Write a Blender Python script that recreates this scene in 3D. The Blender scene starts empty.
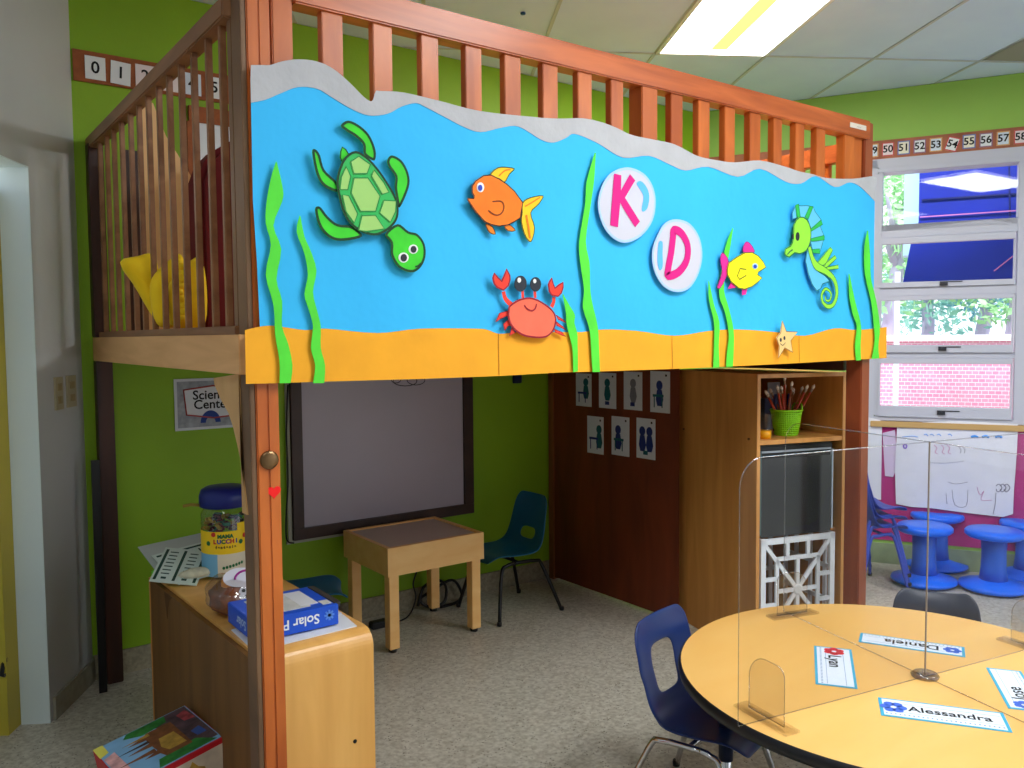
import bpy, bmesh, math, random
from mathutils import Vector, Matrix
from math import sin, cos, pi, radians as RAD
random.seed(7)
S = bpy.context.scene
COL = S.collection

# ------------------------------------------------------------------ camera model (surveyed from the photograph)
FPX = 841.1
CAMP = Vector((0, 0, 1.45))
RX = Vector((0.8053159821, -0.5927873177, -0.0083285603))
DY = Vector((-0.0402514411, -0.0406557443, -0.9983621247))
FW = Vector((0.5914778022, 0.8043322115, -0.0566012644))
def ray(x, y): return RX * ((x - 512) / FPX) + DY * ((y - 384) / FPX) + FW
def onz(x, y, z):
    d = ray(x, y); return CAMP + d * ((z - CAMP.z) / d.z)
def ony(x, y, Y):
    d = ray(x, y); return CAMP + d * (Y / d.y)
def onx(x, y, X):
    d = ray(x, y); return CAMP + d * (X / d.x)
def onpl(x, y, P, n):
    d = ray(x, y); n = Vector(n); return CAMP + d * ((Vector(P) - CAMP).dot(n) / d.dot(n))

# ------------------------------------------------------------------ materials
def lin(c):
    c = c / 255.0
    return c / 12.92 if c <= 0.04045 else ((c + 0.055) / 1.055) ** 2.4
def rgb(r, g, b): return (lin(r), lin(g), lin(b), 1)
MATS = {}
def mat(name, col, rough=0.6, metal=0.0, spec=0.4, noise=0.0, nscale=12, emit=0, bump=0, bscale=60, trans=0):
    if name in MATS: return MATS[name]
    m = bpy.data.materials.new(name); m.use_nodes = True
    nt = m.node_tree; b = nt.nodes['Principled BSDF']
    c = rgb(*col)
    b.inputs['Base Color'].default_value = c
    b.inputs['Roughness'].default_value = rough
    b.inputs['Metallic'].default_value = metal
    b.inputs['Specular IOR Level'].default_value = spec
    if emit:
        b.inputs['Emission Color'].default_value = c; b.inputs['Emission Strength'].default_value = emit
    if trans: b.inputs['Transmission Weight'].default_value = trans
    if noise or bump:
        tc = nt.nodes.new('ShaderNodeTexCoord')
    if noise:
        n = nt.nodes.new('ShaderNodeTexNoise'); n.inputs['Scale'].default_value = nscale; n.inputs['Detail'].default_value = 5
        nt.links.new(tc.outputs['Object'], n.inputs['Vector'])
        r = nt.nodes.new('ShaderNodeValToRGB')
        r.color_ramp.elements[0].position = .3; r.color_ramp.elements[1].position = .7
        r.color_ramp.elements[0].color = tuple(v * (1 - noise) for v in c[:3]) + (1,)
        r.color_ramp.elements[1].color = tuple(min(1, v * (1 + noise)) for v in c[:3]) + (1,)
        nt.links.new(n.outputs['Fac'], r.inputs['Fac']); nt.links.new(r.outputs['Color'], b.inputs['Base Color'])
    if bump:
        n2 = nt.nodes.new('ShaderNodeTexNoise'); n2.inputs['Scale'].default_value = bscale; n2.inputs['Detail'].default_value = 4
        nt.links.new(tc.outputs['Object'], n2.inputs['Vector'])
        bp = nt.nodes.new('ShaderNodeBump'); bp.inputs['Strength'].default_value = bump; bp.inputs['Distance'].default_value = .02
        nt.links.new(n2.outputs['Fac'], bp.inputs['Height']); nt.links.new(bp.outputs['Normal'], b.inputs['Normal'])
    MATS[name] = m; return m
def wood(name, c1, c2, scale=(2, 30, 30), rough=0.45, spec=0.4):
    if name in MATS: return MATS[name]
    m = bpy.data.materials.new(name); m.use_nodes = True
    nt = m.node_tree; b = nt.nodes['Principled BSDF']
    tc = nt.nodes.new('ShaderNodeTexCoord'); mp = nt.nodes.new('ShaderNodeMapping')
    mp.inputs['Scale'].default_value = scale
    n = nt.nodes.new('ShaderNodeTexNoise'); n.inputs['Scale'].default_value = 1.6; n.inputs['Detail'].default_value = 6; n.inputs['Distortion'].default_value = .6
    r = nt.nodes.new('ShaderNodeValToRGB')
    r.color_ramp.elements[0].position = .32; r.color_ramp.elements[1].position = .68
    r.color_ramp.elements[0].color = rgb(*c1); r.color_ramp.elements[1].color = rgb(*c2)
    nt.links.new(tc.outputs['Object'], mp.inputs['Vector']); nt.links.new(mp.outputs['Vector'], n.inputs['Vector'])
    nt.links.new(n.outputs['Fac'], r.inputs['Fac']); nt.links.new(r.outputs['Color'], b.inputs['Base Color'])
    b.inputs['Roughness'].default_value = rough; b.inputs['Specular IOR Level'].default_value = spec
    MATS[name] = m; return m
def glassy(name, tint, refl=0.12, rough=0.02):
    m = bpy.data.materials.new(name); m.use_nodes = True; nt = m.node_tree
    nt.nodes.remove(nt.nodes['Principled BSDF']); out = nt.nodes['Material Output']
    t = nt.nodes.new('ShaderNodeBsdfTransparent'); t.inputs[0].default_value = tint + (1,)
    g = nt.nodes.new('ShaderNodeBsdfGlossy'); g.inputs['Roughness'].default_value = rough
    f = nt.nodes.new('ShaderNodeLayerWeight'); f.inputs['Blend'].default_value = .5
    pw = nt.nodes.new('ShaderNodeMath'); pw.operation = 'POWER'; pw.inputs[1].default_value = 4.0
    k = nt.nodes.new('ShaderNodeMath'); k.operation = 'MULTIPLY_ADD'; k.inputs[1].default_value = .45; k.inputs[2].default_value = refl
    nt.links.new(f.outputs['Facing'], pw.inputs[0])
    mx = nt.nodes.new('ShaderNodeMixShader')
    nt.links.new(pw.outputs[0], k.inputs[0]); nt.links.new(k.outputs[0], mx.inputs[0])
    nt.links.new(t.outputs[0], mx.inputs[1]); nt.links.new(g.outputs[0], mx.inputs[2]); nt.links.new(mx.outputs[0], out.inputs[0])
    MATS[name] = m; return m

# ------------------------------------------------------------------ mesh helpers
def BM(): return bmesh.new()
def add_box(bm, lo, hi, M=None, mi=0):
    x0, y0, z0 = lo; x1, y1, z1 = hi
    vs = [bm.verts.new(p) for p in ((x0,y0,z0),(x1,y0,z0),(x1,y1,z0),(x0,y1,z0),(x0,y0,z1),(x1,y0,z1),(x1,y1,z1),(x0,y1,z1))]
    if M is not None:
        for v in vs: v.co = M @ v.co
    for f in ((3,2,1,0),(4,5,6,7),(0,1,5,4),(1,2,6,5),(2,3,7,6),(3,0,4,7)):
        bm.faces.new([vs[i] for i in f]).material_index = mi
    return bm
def add_bar(bm, a, b, w, h, up=(0,0,1), mi=0):
    a, b = Vector(a), Vector(b); d = (b - a); L = d.length; d.normalize()
    up = Vector(up); s = d.cross(up)
    if s.length < 1e-4: s = d.cross(Vector((1,0,0)))
    s.normalize(); u = s.cross(d)
    M = Matrix((s, d, u)).transposed().to_4x4(); M.translation = a
    return add_box(bm, (-w/2, 0, -h/2), (w/2, L, h/2), M, mi)
def add_tube(bm, pts, r, seg=8, closed=False, mi=0, radii=None):
    pts = [Vector(p) for p in pts]; n = len(pts); rings = []
    prev = None
    for i, p in enumerate(pts):
        if closed: t = pts[(i+1) % n] - pts[i-1]
        else: t = pts[min(i+1, n-1)] - pts[max(i-1, 0)]
        if t.length < 1e-9: t = Vector((0,0,1))
        t.normalize()
        if prev is None:
            a = Vector((0,0,1)) if abs(t.z) < .9 else Vector((1,0,0))
            s = t.cross(a).normalized()
        else:
            s = prev - t * prev.dot(t)
            s = s.normalized() if s.length > 1e-6 else t.orthogonal().normalized()
        prev = s; u = t.cross(s)
        rr = radii[i] if radii else r
        rings.append([bm.verts.new(p + (s * cos(2*pi*k/seg) + u * sin(2*pi*k/seg)) * rr) for k in range(seg)])
    m = n if closed else n - 1
    for i in range(m):
        A, B = rings[i], rings[(i+1) % n]
        for k in range(seg):
            f = bm.faces.new((A[k], A[(k+1) % seg], B[(k+1) % seg], B[k])); f.smooth = True; f.material_index = mi
    if not closed:
        bm.faces.new(rings[0][::-1]).material_index = mi; bm.faces.new(rings[-1]).material_index = mi
    return bm
def add_lathe(bm, prof, seg=32, c=(0,0,0), mi=0, caps=True, sx=1, sy=1):
    rings = []
    for r, z in prof:
        rings.append([bm.verts.new((c[0] + sx*r*cos(2*pi*k/seg), c[1] + sy*r*sin(2*pi*k/seg), c[2] + z)) for k in range(seg)])
    for A, B in zip(rings, rings[1:]):
        for k in range(seg):
            f = bm.faces.new((A[k], A[(k+1) % seg], B[(k+1) % seg], B[k])); f.smooth = True; f.material_index = mi
    if caps:
        bm.faces.new(rings[0][::-1]).material_index = mi; bm.faces.new(rings[-1]).material_index = mi
    return bm
def smooth_poly(pts, k=4, closed=True):
    pts = [Vector(p) for p in pts]; n = len(pts); out = []
    rng = range(n if closed else n - 1)
    for i in rng:
        if closed: a, b, c, d = pts[i-1], pts[i], pts[(i+1) % n], pts[(i+2) % n]
        else: a, b, c, d = pts[max(i-1,0)], pts[i], pts[i+1], pts[min(i+2, n-1)]
        for j in range(k):
            t = j / k
            out.append(0.5 * ((2*b) + (c - a)*t + (2*a - 5*b + 4*c - d)*t*t + (3*b - a - 3*c + d)*t**3))
    if not closed: out.append(pts[-1])
    return out
def add_prism(bm, pts, n, th, mi=0):
    """flat sheet: 3-D outline pts, extruded by th along -n (n = the side that is looked at)"""
    n = Vector(n).normalized(); pts = [Vector(p) for p in pts]
    area = Vector((0,0,0))
    for i in range(len(pts)): area += pts[i-1].cross(pts[i])
    if area.dot(n) < 0: pts = pts[::-1]
    A = [bm.verts.new(p) for p in pts]; B = [bm.verts.new(p - n * th) for p in pts]
    bm.faces.new(A).material_index = mi
    bm.faces.new(B[::-1]).material_index = mi
    for i in range(len(A)):
        bm.faces.new((A[i-1], B[i-1], B[i], A[i])).material_index = mi
    return bm
def obj(name, bm, m, parent=None, bevel=0, local=False, recalc=True):
    if recalc: bmesh.ops.recalc_face_normals(bm, faces=bm.faces[:])
    if bevel: bmesh.ops.bevel(bm, geom=[e for e in bm.edges if len(e.link_faces) == 2 and e.calc_face_angle(0) > .6], offset=bevel, segments=2, affect='EDGES', clamp_overlap=True)
    if not local:
        if parent is not None:
            off = wloc(parent)
        else:
            xs = [v.co for v in bm.verts]
            off = Vector(((min(v.x for v in xs)+max(v.x for v in xs))/2, (min(v.y for v in xs)+max(v.y for v in xs))/2, min(v.z for v in xs)))
        for v in bm.verts: v.co -= off
    me = bpy.data.meshes.new(name); bm.to_mesh(me); bm.free()
    for mm in (m if isinstance(m, (list, tuple)) else [m]): me.materials.append(mm)
    o = bpy.data.objects.new(name, me); COL.objects.link(o)
    if parent is not None: o.parent = parent
    elif not local: o.location = off
    return o
def wloc(o):
    v = Vector(o.location)
    while o.parent: o = o.parent; v += o.location
    return v
def tag(o, label, cat, group=None, kind=None):
    o['label'] = label; o['category'] = cat
    if group: o['group'] = group
    if kind: o['kind'] = kind
    return o
def thing(name, label, cat, loc=(0,0,0), rz=0, group=None):
    o = bpy.data.objects.new(name, None); COL.objects.link(o); o.empty_display_size = .05
    o.location = loc; o.rotation_euler = (0, 0, rz)
    return tag(o, label, cat, group)
def struct(name, bm, m, bevel=0):
    o = obj(name, bm, m, None, bevel); o['kind'] = 'structure'; return o
def dup(root, loc, rz, label, group=None):
    r = root.copy(); COL.objects.link(r); r.location = loc; r.rotation_euler = (0, 0, rz); r['label'] = label
    if group: r['group'] = group
    for ch in list(root.children):
        c = ch.copy(); COL.objects.link(c); c.parent = r
        for g in list(ch.children):
            d = g.copy(); COL.objects.link(d); d.parent = c
    return r
def text_bm(txt, size, origin, xd, yd, th=.0006, align='CENTER', bold=0.0):
    """lettering as a thin mesh lying in the plane of xd (reading) and yd (up)"""
    cu = bpy.data.curves.new('t', 'FONT'); cu.body = txt; cu.size = size; cu.align_x = align; cu.align_y = 'CENTER'
    cu.extrude = 0; cu.offset = bold; cu.resolution_u = 3
    o = bpy.data.objects.new('t', cu); COL.objects.link(o)
    dg = bpy.context.evaluated_depsgraph_get(); dg.update()
    me = bpy.data.meshes.new_from_object(o.evaluated_get(dg))
    bpy.data.objects.remove(o); bpy.data.curves.remove(cu)
    bm = BM(); bm.from_mesh(me); bpy.data.meshes.remove(me)
    xd = Vector(xd).normalized(); yd = Vector(yd); yd = (yd - xd * yd.dot(xd)).normalized(); n = xd.cross(yd)
    M = Matrix((xd, yd, n)).transposed().to_4x4(); M.translation = Vector(origin) + n * th
    for v in bm.verts: v.co = M @ v.co
    return bm

# ------------------------------------------------------------------ palette
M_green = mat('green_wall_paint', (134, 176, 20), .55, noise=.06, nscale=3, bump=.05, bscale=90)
M_white_wall = mat('white_wall_paint', (184, 186, 186), .6, noise=.03, nscale=3, bump=.05, bscale=80)
M_jamb = mat('doorway_white_paint', (222, 236, 236), .5)
M_yellow_paint = mat('yellow_door_paint', (196, 180, 60), .5)
M_orange_wood = wood('varnished_orange_wood', (170, 80, 26), (212, 114, 46), (6, 6, 1.2), .32)
M_orange_wood_x = wood('varnished_orange_wood_rail', (164, 78, 34), (206, 108, 54), (1.2, 8, 14), .3)
M_brown_wood = wood('brown_side_wood', (98, 72, 50), (140, 104, 72), (10, 3, 1.2), .5)
M_rail_wood = wood('left_rail_wood', (128, 86, 56), (164, 116, 78), (10, 1.4, 10), .45)
M_dark_wood = wood('dark_brown_wood', (44, 22, 14), (74, 38, 24), (8, 8, 1.2), .45)
M_beam = wood('tan_beam_wood', (214, 160, 104), (236, 184, 126), (8, 1.3, 10), .5)
M_ply = wood('tan_plywood', (196, 150, 96), (214, 170, 114), (7, 7, 1.2), .5)
M_cab = wood('maple_cabinet', (196, 134, 66), (218, 156, 84), (9, 9, .9), .42)
M_cab_dark = wood('cabinet_back_board', (104, 68, 26), (124, 84, 36), (9, 9, .9), .55)
M_partition = wood('reddish_partition_ply', (96, 40, 20), (124, 56, 28), (5, 5, 1.0), .5)
M_tan_table = wood('yellow_tan_laminate', (240, 184, 100), (246, 196, 114), (1, 3, 3), .3, .35)
M_black_edge = mat('black_edge_band', (16, 18, 26), .4)
M_terrazzo_col = None
M_white = mat('white_plastic', (226, 230, 234), .4)
M_paper = mat('white_paper', (232, 236, 240), .8, bump=.25, bscale=9)
M_black = mat('black_plastic', (14, 14, 16), .4)
M_blackm = mat('black_metal', (12, 12, 14), .35)
M_chrome = mat('chrome', (200, 200, 205), .12, metal=1)
M_navy = mat('navy_plastic', (22, 46, 104), .35)
M_teal = mat('teal_plastic', (8, 92, 128), .38)
M_blue_stool = mat('bright_blue_plastic', (6, 108, 252), .3)
M_grey_chair = mat('dark_slate_plastic', (52, 56, 70), .4)
M_ink = mat('black_ink', (18, 18, 22), .8)
M_acrylic = glassy('clear_acrylic', (.93, .93, .935), .02)
M_acr_edge = mat('acrylic_edge', (150, 138, 128), .3, spec=.5)
M_glass = glassy('window_glass', (.97, .98, .98), .03)

def floor_mat():
    m = bpy.data.materials.new('speckled_terrazzo'); m.use_nodes = True; nt = m.node_tree; b = nt.nodes['Principled BSDF']
    tc = nt.nodes.new('ShaderNodeTexCoord')
    def vor(scale, lo, hi, c0, c1):
        v = nt.nodes.new('ShaderNodeTexVoronoi'); v.inputs['Scale'].default_value = scale
        nt.links.new(tc.outputs['Object'], v.inputs['Vector'])
        r = nt.nodes.new('ShaderNodeValToRGB'); r.color_ramp.elements[0].position = lo; r.color_ramp.elements[1].position = hi
        r.color_ramp.elements[0].color = c0; r.color_ramp.elements[1].color = c1
        nt.links.new(v.outputs['Distance'], r.inputs['Fac']); return v, r
    v1, r1 = vor(85, .16, .30, (1,1,1,1), (0,0,0,1))
    n = nt.nodes.new('ShaderNodeTexNoise'); n.inputs['Scale'].default_value = 26; nt.links.new(tc.outputs['Object'], n.inputs['Vector'])
    rn = nt.nodes.new('ShaderNodeValToRGB'); rn.color_ramp.elements[0].position = .50; rn.color_ramp.elements[1].position = .56
    nt.links.new(n.outputs['Fac'], rn.inputs['Fac'])
    mu = nt.nodes.new('ShaderNodeMath'); mu.operation = 'MULTIPLY'
    nt.links.new(r1.outputs['Color'], mu.inputs[0]); nt.links.new(rn.outputs['Color'], mu.inputs[1])
    n2 = nt.nodes.new('ShaderNodeTexNoise'); n2.inputs['Scale'].default_value = 60; n2.inputs['Detail'].default_value = 4
    nt.links.new(tc.outputs['Object'], n2.inputs['Vector'])
    r2 = nt.nodes.new('ShaderNodeValToRGB'); r2.color_ramp.elements[0].position = .35; r2.color_ramp.elements[1].position = .65
    r2.color_ramp.elements[0].color = rgb(168, 162, 146); r2.color_ramp.elements[1].color = rgb(202, 198, 184)
    nt.links.new(n2.outputs['Fac'], r2.inputs['Fac'])
    mx = nt.nodes.new('ShaderNodeMixRGB'); mx.inputs['Color2'].default_value = rgb(92, 84, 70)
    nt.links.new(mu.outputs[0], mx.inputs['Fac']); nt.links.new(r2.outputs['Color'], mx.inputs['Color1'])
    nt.links.new(mx.outputs['Color'], b.inputs['Base Color'])
    b.inputs['Roughness'].default_value = .34; b.inputs['Specular IOR Level'].default_value = .35
    return m
M_floor = floor_mat()

# ------------------------------------------------------------------ ROOM SHELL
ZC = 2.945
YB = 3.9                                           # back (green) wall
LD = Vector((0.5145, 0.8575, 0)); LN = Vector((0.8575, -0.5145, 0))      # left wall direction / inward normal
L0 = Vector((0.635, YB, 0))                        # left wall meets back wall
WD = Vector((0.4726, -0.8813, 0))                  # window wall, running towards the camera
WN = Vector((0.8813, 0.4726, 0))                   # outward normal
WP = Vector((5.002, 2.828, 0))
t_ = (YB - WP.y) / WD.y
W0 = WP + WD * t_                                  # corner with back wall
def ww(px, py, q=0):                               # pixel -> window wall (u, z)
    p = onpl(px, py, W0 + WN * q, WN); return (p - W0).dot(WD), p.z
def W(u, z, q=0): return W0 + WD * u + WN * q + Vector((0, 0, z))
def poly_slab(bm, pts2, z0, z1):
    A = [bm.verts.new((x, y, z0)) for x, y in pts2]; B = [bm.verts.new((x, y, z1)) for x, y in pts2]
    bm.faces.new(A[::-1]); bm.faces.new(B)
    for i in range(len(A)): bm.faces.new((A[i-1], A[i], B[i], B[i-1]))
    return bm
Lend = L0 - LD * 5.6; Wend = W0 + WD * 5.5
room = [(L0.x, L0.y), (W0.x, W0.y), (Wend.x, Wend.y), (Lend.x + 6, Lend.y), (Lend.x, Lend.y)]
fl = struct('floor', poly_slab(BM(), [(-6, -6), (8, -6), (8, 4.2), (W0.x+.3, 4.2), (-6, 4.2)], -.06, 0), M_floor)

# back wall
struct('wall_back', add_box(BM(), (L0.x - .1, YB, 0), (W0.x + .05, YB + .12, ZC), None), M_green)
struct('baseboard_back', add_box(BM(), (L0.x + .002, YB - .012, 0), (W0.x - .01, YB, .105)), mat('grey_terrazzo_base', (150, 142, 118), .5, noise=.25, nscale=60))

# left wall with a doorway; local frame: s = distance from corner towards the camera
def Lw(s, z, d=0): return L0 - LD * s + LN * d + Vector((0, 0, z))
def quad_prism(bm, P, n, th): return add_prism(bm, P, n, th)
SJ = (L0 - Vector((0.432, 3.55, 0))).dot(LD)       # far jamb of the doorway
DOORTOP = 2.085
bm = BM()
for s0, s1, z0, z1 in ((-.06, SJ, 0, ZC), (SJ, SJ + 1.0, DOORTOP, ZC), (SJ + 1.0, 5.6, 0, ZC)):
    add_prism(bm, [Lw(s0, z0), Lw(s1, z0), Lw(s1, z1), Lw(s0, z1)], LN, .105)
struct('wall_left', bm, M_white_wall)
bm = BM(); add_prism(bm, [Lend, Lend + LN * 6.0, Lend + LN * 6.0 + Vector((0,0,ZC)), Lend + Vector((0,0,ZC))], LD, .1)
struct('wall_rear', bm, M_white_wall)  # unseen wall, added to keep light from behind off the left side
bm = BM()     # white reveal of the doorway
add_prism(bm, [Lw(SJ + .004, 0, 0), Lw(SJ + .004, 0, -.105), Lw(SJ + .004, DOORTOP - .004, -.105), Lw(SJ + .004, DOORTOP - .004, 0)], -LD, .003)
add_prism(bm, [Lw(SJ, DOORTOP - .004, 0), Lw(SJ, DOORTOP - .004, -.105), Lw(SJ + 1, DOORTOP - .004, -.105), Lw(SJ + 1, DOORTOP - .004, 0)], (0, 0, -1), .003)
struct('trim_1', bm, M_jamb)
bm = BM()     # yellow door frame behind the reveal, pale door leaf beyond
add_prism(bm, [Lw(SJ - .01, 0, -.108), Lw(SJ + .09, 0, -.108), Lw(SJ + .09, 2.0, -.108), Lw(SJ - .01, 2.0, -.108)], LN, .05)
door = struct('door_1', bm, M_yellow_paint)
bm = BM(); add_prism(bm, [Lw(SJ + .09, 0.01, -.16), Lw(SJ + .95, 0.01, -.16), Lw(SJ + .95, 2.0, -.16), Lw(SJ + .09, 2.0, -.16)], LN, .04)
obj('door_leaf', bm, M_jamb, door)
bm = BM(); add_tube(bm, [Lw(SJ + .08, .28, -.108), Lw(SJ + .08, .28, -.12), Lw(SJ + .10, .23, -.12), Lw(SJ + .10, .23, -.108)], .008)
obj('hinge', bm, M_blackm, door)
bm = BM(); add_prism(bm, [Lw(0.0, 0, .012), Lw(SJ - .02, 0, .012), Lw(SJ - .02, .09, .012), Lw(0.0, .09, .012)], LN, .011)
struct('baseboard_left', bm, mat('pale_skirting', (150, 146, 128), .6, noise=.15, nscale=30))

# window wall with opening
uL, _ = ww(876, 300); uM, _ = ww(1016, 300); uR = uM + .75
_, zTop = ww(879, 168.5); _, zBot = ww(873, 419)
_, zSill = ww(879, 422)
bm = BM()
for u0, u1, z0, z1 in ((-.05, uL, 0, ZC), (uR, 5.5, 0, ZC), (uL, uR, 0, zSill), (uL, uR, zTop, ZC)):
    add_prism(bm, [W(u0, z0), W(u1, z0), W(u1, z1), W(u0, z1)], -WN, .16)
struct('wall_window', bm, mat('green_wall_paint_lit', (152, 196, 88), .55, noise=.04, nscale=3))  # paler copy of the wall green, window flare put into the colour
# lower wall finishes: maroon board and grey-green skirting
zM0 = ww(900, 541)[1]
bm = BM(); add_prism(bm, [W(.10, zM0, -.006), W(3.2, zM0, -.006), W(3.2, zSill - .03, -.006), W(.10, zSill - .03, -.006)], -WN, .005)
tag(obj('pin_board', bm, mat('magenta_felt', (176, 40, 120), .85, noise=.08, nscale=20)), 'magenta-red pin board on the wall below the window', 'pin board')
bm = BM(); add_prism(bm, [W(.02, 0, -.008), W(4, 0, -.008), W(4, zM0 - .02, -.008), W(.02, zM0 - .02, -.008)], -WN, .007)
struct('baseboard_window', bm, mat('grey_green_skirting', (150, 168, 130), .6, noise=.2, nscale=8))

# ceiling with suspended tile grid: world rotated 31 deg, v lines 1.22 m, u lines 0.61 m
EL = Vector((0.5145, 0.8575, 0)); EU = Vector((0.8575, -0.5145, 0))
U0, V0 = 1.20, 4.475
def UV(u, v, z=0): return EU * u + EL * v + Vector((0, 0, z))
def ceil_mat():
    m = bpy.data.materials.new('ceiling_tile'); m.use_nodes = True; nt = m.node_tree; b = nt.nodes['Principled BSDF']
    tc = nt.nodes.new('ShaderNodeTexCoord'); n = nt.nodes.new('ShaderNodeTexNoise'); n.inputs['Scale'].default_value = 4
    nt.links.new(tc.outputs['Object'], n.inputs['Vector'])
    r = nt.nodes.new('ShaderNodeValToRGB'); r.color_ramp.elements[0].color = rgb(196, 214, 248); r.color_ramp.elements[1].color = rgb(210, 228, 255)
    nt.links.new(n.outputs['Fac'], r.inputs['Fac']); nt.links.new(r.outputs['Color'], b.inputs['Base Color']); b.inputs['Roughness'].default_value = .9
    return m
struct('ceiling', poly_slab(BM(), [(-7, -6), (8.5, -6), (8.5, .0), (W0.x+.25, 4.05), (-3, 4.05)], ZC + .003, ZC + .06), ceil_mat())
bm = BM()
for k in range(-8, 10):
    u = U0 + .61 * k
    add_bar(bm, UV(u, -4, ZC + .002), UV(u, 8, ZC + .002), .017, .006)
for k in range(-6, 4):
    v = V0 + 1.22 * k
    add_bar(bm, UV(-5, v, ZC + .0015), UV(7, v, ZC + .0015), .017, .006)
def clip_room(bm):
    for co, no in ((Vector((0, YB - .001, 0)), Vector((0, 1, 0))), (W0, WN), (L0, -LN)):
        g = bm.verts[:] + bm.edges[:] + bm.faces[:]
        bmesh.ops.bisect_plane(bm, geom=g, plane_co=co, plane_no=no, clear_outer=True)
clip_room(bm)
struct('trim_2', bm, mat('ceiling_grid_metal', (182, 188, 198), .5))
# ceiling light fixtures (the near ones are behind the camera but are part of the room)
M_lens = mat('lit_diffuser', (255, 254, 250), .5, emit=5.5)
M_tube = mat('lit_yellow_tube', (255, 240, 130), .5, emit=1.3)
def ceiling_light(u, v, label):
    c = UV(u + .305, v - .61, ZC)
    t = thing('ceiling_light', label, 'ceiling light', c, 0, None)
    bm = BM()
    a = .02
    for (u0, u1, v0, v1) in ((0, .61, 0, -a), (0, .61, -1.22 + a, -1.22), (0, a, 0, -1.22), (.61 - a, .61, 0, -1.22)):
        add_prism(bm, [UV(u+u0, v+v0, ZC - .006), UV(u+u1, v+v0, ZC - .006), UV(u+u1, v+v1, ZC - .006), UV(u+u0, v+v1, ZC - .006)], (0,0,-1), .008)
    obj('frame', bm, M_white, t)
    bm = BM(); add_prism(bm, [UV(u+a, v-a, ZC - .004), UV(u+.61-a, v-a, ZC - .004), UV(u+.61-a, v-1.22+a, ZC - .004), UV(u+a, v-1.22+a, ZC - .004)], (0,0,-1), .003)
    obj('diffuser', bm, M_lens, t)
    bm = BM(); add_prism(bm, [UV(u+.27, v-.1, ZC - .0052), UV(u+.355, v-.1, ZC - .0052), UV(u+.355, v-1.12, ZC - .0052), UV(u+.27, v-1.12, ZC - .0052)], (0,0,-1), .001)
    obj('lamp_tube', bm, M_tube, t)
    return t
ceiling_light(U0, V0, 'lit white rectangular ceiling light with a yellow tube above the wooden loft')
ceiling_light(U0, V0 - 2.44, 'lit ceiling light panel nearer the camera, above the classroom floor')
ceiling_light(U0 + 1.83, V0 - 2.44, 'lit ceiling light panel above the round table by the window')
ceiling_light(U0 - 1.83, V0 - 3.66, 'lit ceiling light panel near the doorway wall')
# blue sticker dot on ceiling
c = onz(523, 13, ZC)
tag(obj('sticker', add_lathe(BM(), [(.012, -.006), (.012, .0)], 16, (c.x, c.y, ZC)), mat('blue_sticker', (20, 70, 130), .6)), 'small round blue sticker on the ceiling tile', 'sticker')
# stained tile corner at right
bm = BM(); q = [UV(3.03, 4.455, ZC - .001), UV(3.62, 4.455, ZC - .001), UV(3.62, 3.27, ZC - .001), UV(3.03, 3.27, ZC - .001)]
add_prism(bm, q, (0,0,-1), .002); clip_room(bm)
struct('trim_3', bm, mat('stained_tile', (150, 148, 138), .9))

# ------------------------------------------------------------------ WINDOW
M_frame = mat('pale_window_frame', (192, 194, 208), .4)
win = bpy.data.objects.new('window_1', None); COL.objects.link(win); win.location = W(0, 0); win['kind'] = 'structure'
def wframe(bm, u0, u1, z0, z1, w, q0, q1):
    for a, b, c, d in ((u0, u1, z0, z0 + w), (u0, u1, z1 - w, z1), (u0, u0 + w, z0 + w, z1 - w), (u1 - w, u1, z0 + w, z1 - w)):
        add_prism(bm, [W(a, c, q0), W(b, c, q0), W(b, d, q0), W(a, d, q0)], -WN, q1 - q0)
bm = BM()
wframe(bm, uL, uR, zSill + .01, zTop, .03, -.012, .12)
obj('window_frame', bm, M_frame, win, .004)
bm = BM(); add_prism(bm, [W(uM - .002, zSill + .01, -.010), W(uM + .06, zSill + .01, -.010), W(uM + .06, zTop, -.010), W(uM - .002, zTop, -.010)], -WN, .11)
obj('mullion', bm, M_frame, win, .004)
# four rows
g1 = [ww(881, 171)[1], ww(881, 225.6)[1]]
rows = []
for (t, b, st, sb) in ((245, 283, 239, 288.5), (301, 345, 297, 352.6), (363.5, 405.5, 358, 416)):
    rows.append((ww(882, t)[1], ww(882, b)[1], ww(877, st)[1], ww(877, sb)[1]))
gL, gR = ww(881.5, 300)[0], ww(1012.5, 300)[0]
bm = BM()   # transoms between the rows
for za, zb in ((g1[1], rows[0][2]), (rows[0][3], rows[1][2]), (rows[1][3], rows[2][2])):
    add_prism(bm, [W(uL + .02, zb, -.008), W(uM, zb, -.008), W(uM, za, -.008), W(uL + .02, za, -.008)], -WN, .10)
obj('transom', bm, M_frame, win, .003)
bm = BM(); add_prism(bm, [W(uL + .02, g1[1] - .04, -.008), W(uR, g1[1] - .04, -.008), W(uR, g1[1], -.008), W(uL + .02, g1[1], -.008)], -WN, .10)
obj('transom', bm, M_frame, win, .003)
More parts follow.
